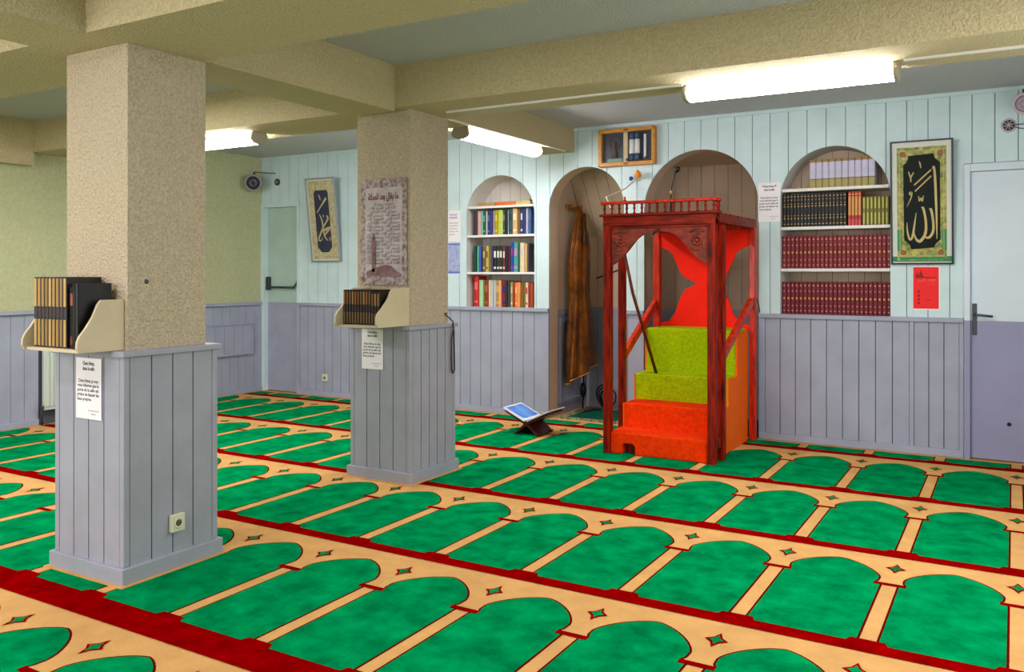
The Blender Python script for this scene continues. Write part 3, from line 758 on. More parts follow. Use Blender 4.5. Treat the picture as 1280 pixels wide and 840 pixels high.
# flat books on the top shelf of the left niche
for k, (x0, x1, z0, hh, c, lb) in enumerate(((-4.56, -4.36, ZS1[0], .035, (176, 136, 84), 'brown book lying flat at the left of the top shelf, left niche'),
                               (-4.355, -4.13, ZS1[0], .036, (206, 110, 40), 'orange book lying flat in the middle of the top shelf, left niche'),
                               (-4.12, -3.965, ZS1[0], .034, (206, 180, 110), 'pale yellow book lying flat at the right of the top shelf, left niche'))):
    q = MB(); q.m(0).box(x0, x1, 7.09, 7.26, z0+.0005, z0+.005).box(x0, x1, 7.09, 7.26, z0+hh-.005, z0+hh).box(x0, x1, 7.09, 7.094, z0+.005, z0+hh-.005)
    q.m(1).box(x0+.004, x1-.004, 7.094, 7.256, z0+.005, z0+hh-.005)
    tag(q.build('book', [bc(c), 'pages']), lb, 'book', 'flat books on the top shelf')
q = MB(); q.m(0).box(-4.06, -3.975, 7.10, 7.25, ZS1[0]+.0345, ZS1[0]+.048).m(1).box(-4.058, -3.977, 7.098, 7.1, ZS1[0]+.038, ZS1[0]+.045)
tag(q.build('book', [bc((110, 40, 70)), 'pages']), 'thin plum book on top of the pale yellow flat book, left niche', 'book', 'flat books on the top shelf')

# ================================================================== framed calligraphy
fx0, fx1, fz0, fz1 = -.803, -.380, 1.418, 2.338
t = thing('calligraphy_picture', ((fx0+fx1)/2, 7.0595, fz0), 'large framed gold-on-black calligraphy with green gold border left of the right door', 'picture')
fw = .012
MB().box(fx0, fx1, 7.030, 7.0595, fz1-fw, fz1).box(fx0, fx1, 7.030, 7.0595, fz0, fz0+fw).box(fx0, fx0+fw, 7.030, 7.0595, fz0+fw, fz1-fw).box(fx1-fw, fx1, 7.030, 7.0595, fz0+fw, fz1-fw).build('frame', 'navy_frame', t, bevel=.002)
B(fx0+fw, fx1-fw, 7.045, 7.058, fz0+fw, fz1-fw).build('mount', 'mat_white', t)
B(fx0+.045, fx1-.045, 7.0435, 7.045, fz0+.03, fz1-.05).build('border', 'gold_paper', t)
MB().box(fx0+.012, fx1-.012, 7.0445, 7.0449, fz0+.02, fz0+.06).box(fx0+.045, fx0+.075, 7.0428, 7.0434, fz0+.1, fz0+.26).box(fx1-.075, fx1-.045, 7.0428, 7.0434, fz0+.1, fz0+.26).box(fx0+.06, fx1-.06, 7.0428, 7.0434, fz0+.035, fz0+.055).build('painted_green_reflection', bc((30, 140, 84)), t)  # green strips paint the carpet's reflection low in the glass
q = MB()
for (a, b) in ((fx0+.062, fx0+.066), (fx1-.066, fx1-.062)): q.box(a, b, 7.0422, 7.0428, fz0+.06, fz1-.075)
q.box(fx0+.062, fx1-.062, 7.0422, 7.0428, fz1-.079, fz1-.075).box(fx0+.062, fx1-.062, 7.0422, 7.0428, fz0+.06, fz0+.064)
q.build('inner_line', 'gold_plain', t)
q = MB()
for cx, cz in ((fx0+.085, fz1-.1), (fx1-.085, fz1-.1), (fx0+.085, fz0+.09), (fx1-.085, fz0+.09)):
    q.lathe([(.02, 0), (.014, .003), (.006, .004)], (cx, 7.0425, cz), (0, -1, 0), 8)
q.build('rosette', bc((170, 90, 60)), t)
def U(px, py): return fx0+(px-20)/390*(fx1-fx0), fz0+(795-py)/760*(fz1-fz0)
pan = [(135, 128), (290, 120), (300, 150), (330, 175), (330, 645), (300, 670), (290, 692), (150, 702), (140, 672), (105, 645), (102, 185), (130, 160)]
MB().prism([U(*p) for p in pan], 'y', 7.0405, 7.0422).build('panel', 'calli_black', t)
sc = (fx1-fx0)/390
ST = [[(284, 214, 4), (292, 200, 11), (299, 262, 15), (304, 400, 15), (308, 540, 11), (308, 640, 4)], [(262, 458, 6), (274, 462, 15), (286, 530, 15), (286, 590, 16), (264, 628, 17), (240, 628, 11), (230, 596, 6)],
      [(214, 448, 6), (226, 452, 14), (241, 530, 15), (238, 605, 17), (206, 652, 20), (180, 638, 13), (166, 596, 6)], [(182, 478, 4), (172, 540, 10), (158, 622, 15), (140, 640, 12), (126, 590, 10), (124, 536, 3)],
      [(198, 376, 5), (202, 406, 8), (213, 386, 6), (219, 408, 8), (228, 374, 5)], [(170, 308, 9), (276, 218, 9)], [(175, 346, 9), (276, 256, 9)], [(202, 164, 5), (208, 180, 9), (213, 206, 4)],
      [(136, 224, 7), (149, 256, 10), (168, 228, 6)], [(149, 254, 9), (150, 288, 7)], [(150, 346, 7), (140, 358, 9), (152, 366, 9), (157, 350, 7), (150, 385, 7), (124, 438, 3)]]
q = MB()
for s_ in ST: stroke(q, [(*U(a, b), w*sc) for a, b, w in s_], 7.0398)
q.build('calligraphy', bc((206, 182, 116)), t)
B(fx0+fw, fx1-fw, 7.0345, 7.0365, fz0+fw, fz1-fw).build('glass', 'glass', t)
t.rotation_euler = (math.radians(4.5), 0, 0); t.location.y = 7.0585

# left picture: leans forward at the top
def U2(px, py): return -6.68+(px-38-(py-60)*.1)/262*.40, 1.48+(775-py)/725*.905
t = thing('calligraphy_picture', (-6.47, 7.0595, 1.478), 'narrow silver framed dark blue calligraphy leaning out from the far wall', 'picture')
o_ = []
x0, x1, z0, z1 = -6.69, -6.272, 1.478, 2.392; fw = .016
yy = 7.03
o_.append(MB().box(x0, x1, yy, yy+.028, z1-fw, z1).box(x0, x1, yy, yy+.028, z0, z0+fw).box(x0, x0+fw, yy, yy+.028, z0+fw, z1-fw).box(x1-fw, x1, yy, yy+.028, z0+fw, z1-fw).build('frame', 'silver_frame', t, bevel=.003))
o_.append(B(x0+fw, x1-fw, yy+.014, yy+.026, z0+fw, z1-fw).build('mount', 'mat_white', t))
M['reflection_paled_gold'] = mat('gold border paled for glass reflection', (214, 206, 176), .5, c2=(178, 160, 104), vscale=26, detail=2)  # border colour paled to imitate the reflection on its glass
o_.append(MB().box(x0+.03, x1-.03, yy+.013, yy+.014, z0+.03, z1-.03).build('border', 'reflection_paled_gold', t))
c = (x0+x1)/2; pw_ = .102
q = MB().prism([(c-pw_, z0+.16), (c-pw_*.5, z0+.105), (c+pw_*.5, z0+.105), (c+pw_, z0+.16), (c+pw_, z1-.16), (c+pw_*.8, z1-.135), (c-pw_*.8, z1-.135), (c-pw_, z1-.16)], 'y', yy+.0115, yy+.013)
o_.append(q.build('panel', ['calli_blue'], t))
ST = [[(150, 345, 9), (230, 215, 8)], [(180, 300, 8), (236, 228, 8)], [(160, 190, 8), (172, 215, 10), (180, 240, 5)], [(172, 360, 6), (198, 420, 12), (212, 500, 14), (228, 560, 12), (256, 592, 5)],
      [(240, 372, 10), (252, 400, 14), (236, 430, 12), (206, 480, 12), (180, 540, 14), (168, 576, 12), (184, 592, 8), (204, 570, 4)], [(205, 512, 10), (240, 490, 20), (276, 478, 10), (250, 512, 14), (226, 540, 6)], [(205, 365, 8), (212, 385, 8)], [(270, 560, 6), (276, 590, 10)]]
q = MB()
for s_ in ST: stroke(q, [(*U2(a, b), w*.40/262) for a, b, w in s_], yy+.011)
o_.append(q.build('calligraphy', bc((206, 190, 140)), t))
o_.append(B(x0+fw, x1-fw, yy+.005, yy+.007, z0+fw, z1-fw).build('glass', 'glass', t))
R = Matrix.Translation(Vector((0, -.0, 0))) @ Matrix.Rotation(math.radians(6.0), 4, 'X')
t.rotation_euler = (math.radians(7.0), 0, 0); t.location.y = 7.05

# wooden framed double display above the arches
t = thing('framed_display', (-2.948, 7.0595, 2.30), 'honey wood framed display with blue and white tubes above the two arches', 'picture')
x0, x1, z0, z1 = -3.216, -2.680, 2.300, 2.632; fw = .034
MB().box(x0, x1, 7.005, 7.0595, z1-fw, z1).box(x0, x1, 7.005, 7.0595, z0, z0+fw).box(x0, x0+fw, 7.005, 7.0595, z0+fw, z1-fw).box(x1-fw, x1, 7.005, 7.0595, z0+fw, z1-fw).build('frame', 'oak', t, bevel=.004)
B(x0+fw, x1-fw, 7.045, 7.058, z0+fw, z1-fw).build('backing', 'navy', t)
q = MB()
cx, cz = x0+.145, (z0+z1)/2
for s_ in (-1, 1): q.tube([(cx+s_*(.012+.04*math.sin(a)), 7.040, cz+.045+.055*math.cos(a)) for a in [math.pi*k/8 for k in range(9)]], .006, 6)
q.lathe([(.03, 0), (.026, .05), (.014, .10), (.018, .13), (.008, .15)], (cx, 7.038, cz-.09), (0, 0, 1), 10)
q.build('emblem', bc((96, 78, 70)), t)
B(cx-.07, cx+.07, 7.040, 7.045, cz-.125, cz-.095).build('emblem_base', bc((110, 150, 130)), t)
B(x0+.232, x0+.275, 7.03, 7.045, z0+fw, z1-fw).build('divider', 'cream_strip', t, bevel=.003)
for k, dx in enumerate((.318, .368)):
    q = MB(); zc = z0+fw+.008; hh = z1-z0-2*fw-.016
    q.m(0).lathe([(.024, 0), (.024, hh*.24)], (x0+dx, 7.022, zc), (0, 0, 1), 14).m(1).lathe([(.0242, hh*.24), (.0242, hh*.74)], (x0+dx, 7.022, zc), (0, 0, 1), 14).m(0).lathe([(.024, hh*.74), (.024, hh)], (x0+dx, 7.022, zc), (0, 0, 1), 14)
    q.build('tube', ['blue_tube', 'white_tube'], t)
B(x0+.425, x0+.445, 7.03, 7.045, z0+fw+.03, z1-fw-.03).build('side_strip', 'white_tube', t)
MB().tube([(x1-.075+.026*math.cos(a), 7.028, z0+.056+.018*math.sin(a)) for a in [2*math.pi*k/14 for k in range(14)]], .005, 6, True).build('ring', bc((84, 74, 66)), t)
MB().lathe([(.014, 0), (.01, .01)], (x0+.268, 7.03, z0+.055), (0, -1, 0), 10).build('knob', bc((70, 50, 56)), t)
q = MB()
for xx in ((x0+x1)/2,):
    for zz in (z0+fw/2, z1-fw/2): q.box(xx-.022, xx+.022, 7.002, 7.005, zz-.008, zz+.008)
for xx in (x0+.012, x1-.012):
    for zz in (z0+.012, z1-.012): q.lathe([(.008, 0), (.006, .003)], (xx, 7.005, zz), (0, -1, 0), 8)
q.build('brass_inlay', bc((120, 80, 30)), t)
B(x0+fw, x1-fw, 6.9945+.012, 6.9965+.012, z0+fw, z1-fw).build('glass', 'glass', t)

# red printed sheet
t = thing('red_poster', (-.566, 7.0595, 1.083), 'bright red printed sheet under the large calligraphy picture', 'poster')
MB().m(1).box(-.660, -.472, 7.0583, 7.0595, 1.078, 1.405).m(0).box(-.652, -.480, 7.0576, 7.0583, 1.086, 1.396).build('sheet', ['red_paper', 'paper'], t)
q = MB(); q.prism([(-.640, 1.315), (-.628, 1.36), (-.615, 1.335), (-.602, 1.375), (-.585, 1.33), (-.575, 1.322), (-.495, 1.32), (-.495, 1.313)], 'y', 7.0571, 7.0576).build('skyline_print', 'red_print', t)
for k in range(4): B(-.622, -.606, 7.0571, 7.0576, 1.12+.028*k, 1.136+.028*k).build('print_mark', 'red_print', t)
B(-.565, -.53, 7.0571, 7.0576, 1.15, 1.154).build('print_line', 'red_print', t)
q = MB(); put_text(q, LINE[2], .03, -.565, 1.29, 7.0572, .12, 'c'); q.build('pale_print', 'red_pale', t); B(-.555, -.49, 7.057, 7.0576, 1.270, 1.272).build('pale_line', 'red_pale', t)

# ================================================================== minbar
mx0, mx1, my0, my1 = -2.675, -1.790, 5.884, 6.985
mb_ = thing('minbar', (-2.23, 6.4, 0), 'red carved wooden pulpit with carpeted orange and lime green steps', 'pulpit')
ps_ = .060
def post(x0, y0, z1, w=ps_, d=ps_, m='wood'): return B(x0, x0+w, y0, y0+d, 0.002, z1).build('post', m, mb_, bevel=.006)
PZ = 1.745
post(mx0+.01, my0+.005, PZ)                    # front left
post(mx0+.01, 6.17, 1.70, .05, .06)             # second left
post(mx1-.075, my0+.005, PZ)                   # front right
post(mx1-.055, 6.06, 1.70, .05, .06)           # second right
post(mx0+.01, my1-.065, 1.72, .06, .06, 'wood_bright')
post(mx1-.055, my1-.065, 1.72, .05, .06, 'wood_bright')
# entablature of the front
B(mx0+.01, mx1-.015, my0+.004, my0+.064, 1.70, 1.772).build('front_beam', 'wood_h', mb_, bevel=.003)
MB().box(mx0-.012, mx1+.008, my0-.018, my0+.10, 1.772, 1.792).build('cornice', 'wood_h', mb_, bevel=.005)
# gallery
gal = MB().box(mx0-.004, mx1-.002, my0-.012, my0+.03, 1.862, 1.884).build('gallery_rail', 'wood_bright', mb_, bevel=.005)
gal2 = MB().box(mx1-.034, mx1+.004, my0+.031, my0+.10, 1.862, 1.884).build('gallery_rail', 'wood_bright', mb_, bevel=.005)
nb = 15
for k in range(nb):
    xx = mx0+.022+(mx1-mx0-.048)*k/(nb-1)
    MB().lathe([(.011, 0), (.011, .008), (.0065, .014), (.008, .030), (.0125, .040), (.008, .050), (.0065, .056), (.011, .063), (.011, .0705)], (xx, my0+.010, 1.7915), (0, 0, 1), 8).build('baluster', 'wood', gal)
for k in range(2):
    MB().lathe([(.011, 0), (.011, .008), (.0065, .014), (.008, .030), (.0125, .040), (.008, .050), (.0065, .056), (.011, .063), (.011, .0705)], (mx1-.014, my0+.050+.034*k, 1.7915), (0, 0, 1), 8).build('baluster', 'wood', gal)
MB().lathe([(.012, 0), (.014, .008), (.006, .014), (.010, .024), (.002, .036)], (mx0+.185, my0+.01, 1.884), (0, 0, 1), 8).build('finial', 'wood_bright', gal)
# front pelmet with bracket arch
cv = [(0, 1.405), (.035, 1.432), (.075, 1.468), (.115, 1.515), (.15, 1.565), (.18, 1.605), (.215, 1.633), (.26, 1.650), (.315, 1.658)]
xa, xb = mx0+.072, mx1-.077; mid = (xa+xb)/2; hw = (xb-xa)/2
cvl = [(xa+u*hw/.315, z) for u, z in cv]; cvr = [(xb-u*hw/.315, z) for u, z in reversed(cv[:-1])]
pel = MB().prism([(xa, 1.699)]+cvl+cvr+[(xb, 1.699)], 'y', my0+.022, my0+.046).build('pelmet', 'carved', mb_, bevel=.004)
MB().box(xa, xb, my0+.012, my0+.022, 1.682, 1.698).build('pelmet_moulding', 'wood_h', mb_, bevel=.003)
for cx_, cz_ in ((xa+.075, 1.585), (xb-.075, 1.585)):
    q = MB()
    for k in range(8):
        a = 2*math.pi*k/8
        q.lathe([(.016, 0), (.012, .006), (.004, .009)], (cx_+.030*math.cos(a), my0+.0225, cz_+.030*math.sin(a)), (0, -1, 0), 8)
    q.lathe([(.016, 0), (.012, .009), (.004, .013)], (cx_, my0+.0225, cz_), (0, -1, 0), 10)
    q.tube([(cx_-.045, my0+.02, cz_-.055), (cx_-.02, my0+.017, cz_-.07), (cx_+.015, my0+.017, cz_-.06)], .006, 6)
    q.tube([(cx_-.055, my0+.02, cz_+.06), (cx_, my0+.017, cz_+.075), (cx_+.05, my0+.017, cz_+.06)], .006, 6)
    q.build('carved_rosette', 'carved', pel)
MB().tube([(mid-.035, my0+.012, 1.635), (mid+.012, my0+.004, 1.672)], [.009, .007], 8).build('hook', bc((40, 16, 12)), mb_)
# side valances and top
for sx in (mx1-.05, mx0+.012):
    sc_ = [(my0+.10, 1.792), (my0+.10, 1.715), (my1-.01, 1.715), (my1-.01, 1.775)]
    n_ = 9; L_ = my1-.01-my0-.10
    for k in range(n_*4+1):
        yy_ = my1-.01-L_*k/(n_*4); sc_.append((yy_, 1.772+.016*abs(math.sin(math.pi*k/4))))
    MB().prism(sc_[:3]+sc_[4:], 'x', sx, sx+.035).build('side_valance', 'wood_h', mb_)
B(mx0+.05, mx1-.052, my0+.065, my1-.066, 1.742, 1.76).build('canopy_board', 'wood_h', mb_)
B(mx0+.07, mx1-.056, my1-.06, my1-.02, 1.70, 1.742).build('rear_beam', 'wood_bright', mb_)
# back panel with two oval openings
yb0, yb1 = my1-.048, my1-.03
px0, px1 = mx0+.07, mx1-.055; pc = (px0+px1)/2
edge = [(-2.565, 1.545), (-2.53, 1.515), (-2.487, 1.415), (-2.445, 1.335), (-2.40, 1.305), (-2.352, 1.285), (-2.325, 1.262), (-2.352, 1.246), (-2.42, 1.215), (-2.465, 1.13), (-2.51, 1.01), (-2.56, .945)]
off = pc-(-2.2575)
eL = [(x_+off, z_) for x_, z_ in edge]; eR = [(2*pc-x_, z_) for x_, z_ in eL]
left = [(px0, 1.70), (px0, 1.572)]+eL[:]+[(px0, .918), (px0, .88)]
poly = [(px0, 1.699), (px0, 1.575)]+eL+[(px0, .93), (px0, .885), (px1, .885), (px1, .93)]+list(reversed(eR))+[(px1, 1.575), (px1, 1.699)]
MB().prism(poly, 'y', yb0, yb1).build('back_panel', 'red_board', mb_, bevel=.003)
# steps
sx0, sx1 = -2.600, -1.868
YS = [5.955, 6.14, 6.37, 6.60]; ZS = [.165, .355, .56, .905]
MB().prism([(sx0-.03, .002), (sx0-.03, ZS[0]), (sx1, ZS[0]), (sx1, .002), (-2.42, .002), (-2.42, .065), (-2.435, .082), (-2.505, .082), (-2.52, .065), (-2.52, .002)], 'y', YS[0]-.045, YS[1]+.02).build('step', 'red_carpet', mb_, bevel=.012)
B(-2.56, sx1-.02, YS[0]+.05, YS[1], .002, .1).build('step_core', 'wood', mb_)
B(sx0, sx1, YS[1], YS[2]+.02, .02, ZS[1]).build('step', 'red_carpet', mb_, bevel=.014)
B(sx0, sx1, YS[2], YS[3]+.02, .02, ZS[2]).build('step', 'lime_carpet', mb_, bevel=.014)
B(sx0, sx1, YS[3], my1-.05, .02, ZS[3]).build('step', 'lime_carpet', mb_, bevel=.014)
sp = [(YS[0]+.12, .003), (my1-.068, .003), (my1-.068, ZS[3]-.02), (YS[3]+.012, ZS[3]-.02), (YS[3]+.012, ZS[2]-.01), (YS[2]+.01, ZS[2]-.01), (YS[2]+.01, ZS[1]-.01), (YS[1]+.01, ZS[1]-.01), (YS[1]+.01, ZS[0]-.01), (YS[0]+.12, ZS[0]-.01)]
MB().prism(sp, 'x', sx1, sx1+.014).build('side_panel', 'orange_board', mb_)
MB().prism(sp, 'x', sx0-.014, sx0).build('side_panel', 'orange_board', mb_)
# handrails and lower rails
MB().bar((mx1-.030, 6.11, .745), (mx1-.030, my1-.10, 1.125), .04, .06).build('handrail', 'wood_bright', mb_, bevel=.005)
MB().bar((mx0+.035, 6.20, .69), (mx0+.035, my1-.07, 1.10), .04, .06).build('handrail', 'wood_bright', mb_, bevel=.005)
B(mx1-.052, mx1-.02, my0+.065, 6.06, .10, .17).build('lower_rail', 'wood', mb_, bevel=.004)
B(mx0+.02, mx0+.05, my0+.065, 6.17, .02, .07).build('lower_rail', 'wood_bright', mb_, bevel=.004)

tag(MB().tube([(-2.437, 6.40, .5635), (-2.520, 6.12, 1.20), (-2.560, 5.985, 1.64)], [.013, .012, .010], 10).build('staff', 'dowel'), 'slim brown wooden staff leaning inside the red pulpit on its third step', 'staff')

# gooseneck microphone on the canopy
t = thing('microphone', (-2.25, 6.22, 1.760), 'black gooseneck microphone rising above the pulpit\'s gallery', 'microphone')
MB().lathe([(.03, 0), (.03, .012), (.012, .02), (.008, .05)], (-2.25, 6.22, 1.7603), (0, 0, 1), 14).build('base', 'black', t)
MB().tube([(-2.25, 6.22, 1.80), (-2.25, 6.22, 1.96), (-2.247, 6.22, 2.0), (-2.232, 6.22, 2.05), (-2.222, 6.22, 2.09), (-2.205, 6.215, 2.12)], .006, 8).build('gooseneck', 'black', t)
MB().lathe([(.006, 0), (.016, .01), (.018, .03), (.012, .045), (.003, .05)], (-2.208, 6.216, 2.115), (.55, -.1, .8), 12).build('capsule', 'black', t)
MB().lathe([(.007, 0), (.007, .03)], (-2.25, 6.22, 1.95), (0, 0, 1), 10).build('collar', 'gold', t)
tag(MB().tube([(-2.42, 6.02, 1.772), (-2.36, 6.0, 1.778), (-2.30, 6.03, 1.782), (-2.26, 6.10, 1.773), (-2.10, 6.05, 1.773), (-2.02, 6.0, 1.79), (-1.95, 6.03, 1.774)], .006, 6).build('microphone_cable', 'black'), 'black cable lying on the pulpit canopy behind the gallery', 'cable')
tag(MB().tube([(-1.845, 7.0, 1.45), (-1.84, 7.02, 1.30), (-1.82, 7.04, 1.17), (-1.797, 7.046, 1.085), (-1.79, 7.046, 1.03)], .004, 6).build('wall_cable', 'black'), 'thin black cable running down beside the right edge of the mihrab', 'cable')

# little orange and blue fixture between the arches
t = thing('wall_fixture', (-2.87, 7.0595, 2.15), 'small fixture with orange shade and blue knob between the two tall arches', 'fixture')
MB().lathe([(.022, 0), (.020, .02), (.010, .03)], (-2.858, 7.0595, 2.185), (0, -1, 0), 12).build('base', 'beige', t)
MB().tube([(-2.858, 7.03, 2.185), (-2.846, 7.0, 2.20)], .008, 8).build('arm', 'beige', t)
MB().lathe([(.012, 0), (.022, .02), (.034, .05), (.024, .056)], (-2.862, 7.0, 2.200), (.85, -.2, .40), 14).build('shade', 'orange', t)
MB().lathe([(.004, 0), (.016, .006), (.020, .018), (.016, .03), (.004, .036)], (-2.902, 7.03, 2.183), (0, -1, 0), 12).build('knob', 'blue', t)
MB().tube([(-2.902, 7.03, 2.183), (-2.88, 7.04, 2.178), (-2.862, 7.045, 2.183)], .004, 6).build('knob_arm', 'beige', t)
tag(MB().tube([(-2.885, 7.045, 2.165), (-2.93, 6.95, 2.09), (-3.00, 6.7, 2.00), (-2.80, 6.35, 1.87), (-2.66, 6.05, 1.80)], .006, 6).build('white_cord', 'beige'), 'pale cord slanting from the orange fixture down to the pulpit gallery', 'cord')

# ================================================================== rehal with open book
t = thing('book_stand', (-3.5, 6.32, 0), 'dark wooden folding X-shaped book stand on the green carpet', 'book stand')
yA, yB_ = 6.19, 6.46
for s_ in (-1, 1):
    q = MB(); d = Vector((s_*.22, 0, .115)); n_ = Vector((-.115*s_, 0, .22)).normalized()*.009
    a = Vector((-3.5-s_*.105, 0, .006)); b = Vector((-3.5, 0, .095)); c_ = Vector((-3.5+s_*.205, 0, .195))
    q.prism([(a.x-.010, a.z), (a.x+.010, a.z), (b.x+.010, b.z-.008), (c_.x+.004*s_, c_.z-.008), (c_.x-.004*s_, c_.z+.006), (b.x-.010, b.z+.010)] if s_ > 0 else
            [(a.x+.010, a.z), (a.x-.010, a.z), (b.x-.010, b.z-.008), (c_.x-.004, c_.z-.008), (c_.x+.004, c_.z+.006), (b.x+.010, b.z+.010)], 'y', yA+(.0 if s_ > 0 else .004), yB_)
    q.build('board', 'rehal', t, bevel=.002)
for s_ in (-1, 1):
    for yy_ in (yA+.005, yB_-.045):
        MB().bar((-3.5-s_*.085, yy_+.02, .014), (-3.5-s_*.115, yy_+.02, .014), .04, .02).build('foot', 'rehal', t)
t = thing('open_book', (-3.5, 6.32, .11), 'open book with white-bordered blue page lying on the dark stand', 'book')
def page(s_, lift, th, inset, m, nm, pr_=t):
    q = MB(); a = Vector((-3.5+s_*.012, 0, .116+lift)); b = Vector((-3.5+s_*.215, 0, .212+lift)); d = (b-a).normalized(); nn = Vector((-d.z*s_, 0, d.x*s_))
    if nn.z < 0: nn = -nn
    a2 = a+d*inset; b2 = b-d*inset
    q.prism([(a2.x, a2.z), (b2.x, b2.z), (b2.x+nn.x*th, b2.z+nn.z*th), (a2.x+nn.x*th, a2.z+nn.z*th)], 'y', yA-.01+inset, yB_+.02-inset)
    return q.build(nm, m, pr_)
page(-1, .0, .012, 0, 'page_white', 'page_block'); page(-1, .0121, .002, .02, 'page_blue', 'blue_page')
page(1, .0, .010, 0, bc((214, 208, 206)), 'page_block')

# ================================================================== robe niche contents
t = thing('coat_rack', (-3.74, 7.62, 1.97), 'short wooden peg board high inside the left arched recess', 'coat rack')
B(-3.7495, -3.73, 7.42, 7.80, 1.965, 2.02).build('board', 'peg', t, bevel=.004)
for yy_ in (7.48, 7.60, 7.72): MB().lathe([(.009, 0), (.008, .05), (.014, .06), (.012, .072)], (-3.73, yy_, 1.99), (1, 0, .25), 10).build('peg', 'peg', t)
rb = MB(); rb.smooth = True
prof = [(1.985, 7.555, .028, .018, -3.672), (1.93, 7.555, .05, .03, -3.665), (1.85, 7.54, .075, .045, -3.655), (1.72, 7.52, .11, .06, -3.645), (1.58, 7.49, .135, .07, -3.635), (1.44, 7.47, .14, .075, -3.63), (1.26, 7.475, .125, .072, -3.63),
        (1.12, 7.48, .12, .07, -3.63), (.98, 7.49, .15, .075, -3.625), (.80, 7.495, .18, .08, -3.62), (.62, 7.50, .215, .085, -3.615), (.46, 7.505, .245, .09, -3.61), (.38, 7.505, .25, .09, -3.61)]
seg = 40; rings = []
for j, (z, yc, hy, hx, xc) in enumerate(prof):
    ring = []
    for k in range(seg):
        a = 2*math.pi*k/seg
        f = 1+.20*min(1, j/3)*math.sin(a*6+j*.35)+.10*min(1, j/3)*math.sin(a*11+1.3+j*.2)
        zz = z+(.05*math.cos(a) if j == len(prof)-1 else 0)+.012*math.sin(3*a+j)
        ring.append((xc+hx*f*math.cos(a), yc+hy*f*math.sin(a), zz+(.06*math.sin(a) if j >= len(prof)-2 else 0)))
    rings.append(rb.add(ring))
for j in range(len(rings)-1):
    rb.m(1 if j == len(rings)-2 and False else 0)
    for k in range(seg): rb.face([rings[j]+k, rings[j]+(k+1) % seg, rings[j+1]+(k+1) % seg, rings[j+1]+k])
rb.face([rings[0]+k for k in range(seg)])
robe = thing('robe', (-3.63, 7.5, .35), 'long brown gold satin robe hanging from a peg in the left recess', 'robe')
rb.build('cloth', 'robe', robe)
q = MB(); last = [rb.v[rings[-1]+k] for k in range(seg)]; q.tube(last, .006, 6, True); q.build('hem', 'robe_trim', robe)
q = MB(); q.smooth = True
q.tube([(-3.60, 7.52, 1.93), (-3.585, 7.50, 1.60), (-3.575, 7.47, 1.35), (-3.57, 7.455, 1.22)], [.018, .030, .026, .012], 8)
q.build('sleeve', 'robe', robe)
t = thing('hanging_device', (-3.66, 7.62, .05), 'black device and leads hanging under the brown robe', 'device')
MB().tube([(-3.66, 7.62, .36), (-3.66, 7.63, .22), (-3.665, 7.62, .02)], .008, 6).build('lead', 'black', t)
MB().lathe([(.012, 0), (.03, .03), (.032, .09), (.02, .14)], (-3.66, 7.62, .13), (0, 0, 1), 10).build('body', 'black', t)
t = thing('cable_coil', (-3.52, 7.80, .02), 'coil of black cable on the floor at the back of the left recess', 'cable')
for k, (rx, rz, dx) in enumerate(((.075, .11, 0), (.07, .10, .02), (.08, .09, .05))):
    MB().tube([(-3.52+dx+rx*math.cos(a), 7.80+.02*math.sin(a*2), .022+rz+rz*math.sin(a)) for a in [2*math.pi*i/20 for i in range(20)]], .008, 6, True).build('loop', 'black', t)
t = thing('microphone_boom', (-3.05, 7.80, 1.3), 'thin black boom arm sticking out beside the brown robe', 'stand')
MB().tube([(-3.50, 7.58, 1.30), (-3.35, 7.57, 1.35), (-3.14, 7.56, 1.42)], .008, 8).build('boom', 'black', t)
MB().tube([(-3.14, 7.56, 1.42), (-3.14, 7.56, .012)], .008, 8).build('pole', 'black', t)
MB().lathe([(.09, 0), (.09, .012), (.02, .02)], (-3.14, 7.56, .011), (0, 0, 1), 16).build('foot', 'black', t)

# ================================================================== radiator
t = thing('radiator', (-7.45, 4.7, .12), 'off-white radiator in the gap of the grey panelling beyond the near pillar', 'radiator')
B(-7.47, -7.43, 4.45, 4.94, .13, .70).build('panel', 'radiator', t, bevel=.006)
for k in range(12): B(-7.43, -7.418, 4.462+k*.0395, 4.490+k*.0395, .16, .67).build('fin', 'radiator', t, bevel=.004)
MB().tube([(-7.445, 4.455, .16), (-7.445, 4.435, .16), (-7.445, 4.435, .002)], .010, 8).build('pipe', 'steel', t)
MB().lathe([(.016, 0), (.016, .03), (.010, .036)], (-7.445, 4.433, .16), (1, -.3, 0), 10).build('valve', 'steel', t)
B(-7.497, -7.47, 4.6, 4.64, .5, .6).build('bracket', 'steel', t)

# ================================================================== speakers and vents
def speaker(c, axis, r, ln, label, m, mount, gm='cone'):
    t = thing('loudspeaker', c, label, 'loudspeaker'); c = Vector(c); a = Vector(axis).normalized()
    MB().lathe([(r*.72, -ln), (r*.92, -ln*.8), (r, 0), (r*.98, .012), (r*.80, .014), (r*.76, .004)], c, a, 24).build('housing', m, t)
    MB().lathe([(r*.75, .004), (r*.55, .006), (r*.30, .003), (r*.12, .010), (.002, .012)], c, a, 20).build('grille', gm, t)
    m_ = MB(); top = c-a*ln*.5+Vector((0, 0, r*.9))
    m_.bar(top, Vector((top.x, top.y, top.z+.03)), .03, .008, (0, 1, 0)); m_.bar(Vector((top.x, top.y, top.z+.034)), Vector(mount), .03, .008)
    m_.build('bracket', 'steel', t)
    return t
speaker((-7.345, 6.79, 2.362), (.62, -.75, -.12), .098, .15, 'beige round loudspeaker in the corner above the emergency door', 'speaker', (-7.28, 7.058, 2.49))
speaker((.062, 6.84, 2.515), (-.06, -1, -.12), .075, .12, 'pale lilac round loudspeaker high above the right door', 'speaker_pale', (.062, 7.058, 2.61), bc((166, 146, 164)))
